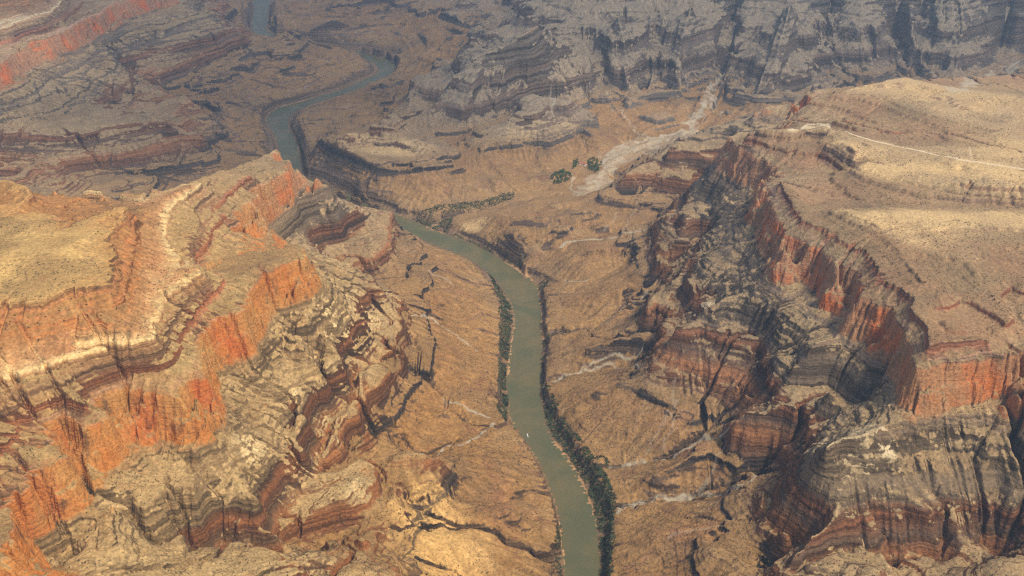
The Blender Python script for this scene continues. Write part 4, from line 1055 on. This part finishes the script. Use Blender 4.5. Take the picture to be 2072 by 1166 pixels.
# ------------------------------------------------------------------ house
hx, hy, hz = hit(1180, 333)
house = bpy.data.objects.new('house', None); COL.objects.link(house); house.location = (hx, hy, hz); house.rotation_euler = (0, 0, math.radians(-24))
tag(house, 'long white house with red gabled roofs between the green groves', 'house')


def box(v, f, x0, x1, y0, y1, z0, z1):
    k = len(v); v += [(x0, y0, z0), (x1, y0, z0), (x1, y1, z0), (x0, y1, z0), (x0, y0, z1), (x1, y0, z1), (x1, y1, z1), (x0, y1, z1)]
    f += [(k, k + 3, k + 2, k + 1), (k + 4, k + 5, k + 6, k + 7), (k, k + 1, k + 5, k + 4), (k + 1, k + 2, k + 6, k + 5), (k + 2, k + 3, k + 7, k + 6), (k + 3, k, k + 4, k + 7)]


def gable(v, f, x0, x1, y0, y1, z0, z1, along='x', t=.5):
    k = len(v)
    if along == 'x':
        ym = (y0 + y1) / 2; v += [(x0, y0, z0), (x1, y0, z0), (x1, y1, z0), (x0, y1, z0), (x0, ym, z1), (x1, ym, z1)]
    else:
        xm = (x0 + x1) / 2; v += [(x0, y0, z0), (x0, y1, z0), (x1, y1, z0), (x1, y0, z0), (xm, y0, z1), (xm, y1, z1)]
    f += [(k, k + 1, k + 5, k + 4), (k + 2, k + 3, k + 4, k + 5), (k + 3, k, k + 4), (k + 1, k + 2, k + 5), (k, k + 3, k + 2, k + 1)]


v, f = [], []; box(v, f, -26, 20, -6, 6, -4, 6.5); box(v, f, 8, 18, -15, -6.01, -4, 6.0); box(v, f, -24, -15, -12, -6.01, -4, 5.6)
mesh_obj('wall', v, f, M_WHITE, house)
v, f = [], []; gable(v, f, -27, 21, -7.2, 7.2, 6.5, 11.5); gable(v, f, 7, 19, -16, 1, 6.1, 10.6, 'y'); gable(v, f, -25, -14, -13, 1, 5.7, 9.8, 'y')
mesh_obj('roof', v, f, M_ROOF, house)
v, f = [], []; box(v, f, -2, 0, -6.25, -6.02, 0, 3.2); mesh_obj('door', v, f, M_WOOD, house)
for wx in (-11, -6.5, 3):
    v, f = [], []; box(v, f, wx, wx + 2.2, -6.2, -6.02, 1.6, 4.0); mesh_obj('window', v, f, M_DARK, house)

# ------------------------------------------------------------------ boat
bx, by = place(1067, 880, 0)[:2]
boat = bpy.data.objects.new('motor_boat', None); COL.objects.link(boat); boat.location = (bx, by, .05); boat.rotation_euler = (0, 0, math.radians(8))
tag(boat, 'small white boat with a short curved wake on the green river', 'boat')
v, f = [], []
prof = [(-6, 1.5), (-3, 1.8), (0, 1.85), (3, 1.5), (5, .8), (6.6, .06)]
for y, w in prof: v += [(-w * .75, y, -.3), (w * .75, y, -.3), (w, y, 1.1), (-w, y, 1.1)]
for i in range(len(prof) - 1):
    a, b = i * 4, i * 4 + 4
    for k in range(4): f.append((a + k, a + (k + 1) % 4, b + (k + 1) % 4, b + k))
f += [(0, 3, 2, 1), (20, 21, 22, 23)]
mesh_obj('hull', v, f, M_HULL, boat)
v, f = [], []; box(v, f, -1.2, 1.2, -2.2, 1.6, 1.12, 2.3); mesh_obj('cabin', v, f, M_HULL, boat)
v, f = [], []; box(v, f, -1.4, 1.4, -5.2, 1.9, 2.32, 2.5); mesh_obj('canopy', v, f, M_HULL, boat)
v, f = [], []; box(v, f, -.35, .35, -6.8, -6.02, -.2, 1.5); mesh_obj('outboard_motor', v, f, M_GREY, boat)
v, f = [], []
for i in range(9):
    t = i / 8; cx = 3.2 * t * t; w = 1.5 * (1 - t) + .25
    v += [(cx - w, -6.9 - 11 * t, .1 * (1 - t) + .03), (cx, -6.9 - 11 * t, .3 * (1 - t) + .06), (cx + w, -6.9 - 11 * t, .1 * (1 - t) + .03)]
    if i: k = i * 3; f += [(k - 3, k - 2, k + 1, k), (k - 2, k - 1, k + 2, k + 1)]
mesh_obj('wake', v, f, M_FOAM, boat)

# ------------------------------------------------------------------ light, sky, air
SUN_EL, SUN_AZ = math.radians(54), math.radians(134)      # azimuth from +Y towards +X
sd = bpy.data.lights.new('sun', 'SUN'); sd.energy = 2.7; sd.angle = math.radians(10.0); sd.color = (1, .885, .70)
so = bpy.data.objects.new('sun', sd); COL.objects.link(so)
so.rotation_euler = (math.pi / 2 - SUN_EL, 0, math.pi - SUN_AZ); so.location = (0, 0, 4000)
w = bpy.data.worlds.new('World'); SC.world = w; w.use_nodes = True
wn = w.node_tree; bg = wn.nodes['Background']; sky = wn.nodes.new('ShaderNodeTexSky'); sky.sky_type = 'NISHITA'; sky.sun_disc = False
sky.sun_elevation = SUN_EL; sky.sun_rotation = SUN_AZ; sky.air_density = 1.0; sky.dust_density = 3.0; sky.altitude = 1000
wn.links.new(sky.outputs[0], bg.inputs[0]); bg.inputs[1].default_value = .095
# unseen banks of clouds above the frame, added to shade the far walls
cm, ct = nt('unseen_cloud_vapour'); cq = N(ct)
tr = cq.n('ShaderNodeBsdfTransparent'); df = cq.n('ShaderNodeBsdfTranslucent'); df.inputs[0].default_value = (.9, .92, .95, 1)
mx = cq.n('ShaderNodeMixShader'); mx.inputs[0].default_value = .36; cq.l(tr.outputs[0], mx.inputs[1]); cq.l(df.outputs[0], mx.inputs[2])
co_ = cq.n('ShaderNodeOutputMaterial'); cq.l(mx.outputs[0], co_.inputs[0])
import bmesh
def unseen_cloud(label, parts, seed):
    r = np.random.default_rng(seed); bm = bmesh.new()
    for (cx, cyy, cz, rx_, ry_, rz_) in parts:
        res = bmesh.ops.create_icosphere(bm, subdivisions=4, radius=1.0)
        ph = r.uniform(0, 6, 6)
        for v in res['verts']:
            c = v.co; k = 1 + .16 * math.sin(4 * c.x + ph[0]) * math.sin(5 * c.y + ph[1]) + .1 * math.sin(9 * c.x + ph[2]) * math.sin(8 * c.y + ph[3]) + .06 * math.sin(17 * c.y + ph[4]) * math.sin(15 * c.z + ph[5])
            v.co = (cx + c.x * rx_ * k, cyy + c.y * ry_ * k, cz + c.z * rz_ * k * (.4 if c.z < 0 else 1))
    me = bpy.data.meshes.new('unseen_cloud'); bm.to_mesh(me); bm.free(); me.materials.append(cm)
    o = bpy.data.objects.new('unseen_cloud', me); COL.objects.link(o); o['kind'] = 'stuff'; o['label'] = label; o['category'] = 'unseen_cloud'
unseen_cloud('unseen bank of thin clouds added to shade the far canyon', [(2900, 6900, 4300, 5600, 2300, 420)], 3)
unseen_cloud('smaller unseen bank of thin clouds added to shade the far left cliffs', [(700, 4050, 4300, 1700, 900, 300)], 8)
# air
v, f = [], []; box(v, f, -9000, 9000, -800, 14000, -60, 2300)
me = bpy.data.meshes.new('haze'); me.from_pydata(v, [], f)
hm, ht = nt('haze_air'); pv = ht.nodes.new('ShaderNodeVolumePrincipled'); pv.inputs['Color'].default_value = (.50, .72, 1.0, 1); pv.inputs['Density'].default_value = 2.3e-5; pv.inputs['Anisotropy'].default_value = .1
om = ht.nodes.new('ShaderNodeOutputMaterial'); ht.links.new(pv.outputs[0], om.inputs['Volume']); me.materials.append(hm)
ho = bpy.data.objects.new('haze', me); COL.objects.link(ho); ho['kind'] = 'stuff'; ho['label'] = 'pale blue haze filling the canyon air'; ho['category'] = 'haze'
cy = SC.cycles
cy.max_bounces = 5; cy.diffuse_bounces = 3; cy.glossy_bounces = 2; cy.transmission_bounces = 2; cy.volume_bounces = 1; cy.transparent_max_bounces = 4
try: cy.use_denoising = False; cy.pixel_filter_type = 'BLACKMAN_HARRIS'; cy.filter_width = 1.25
except Exception: pass
vsn = SC.view_settings; vsn.view_transform = 'Standard'; vsn.look = 'None'; vsn.exposure = .7; vsn.gamma = 1.0
print('done', round(time.time() - T0, 1))
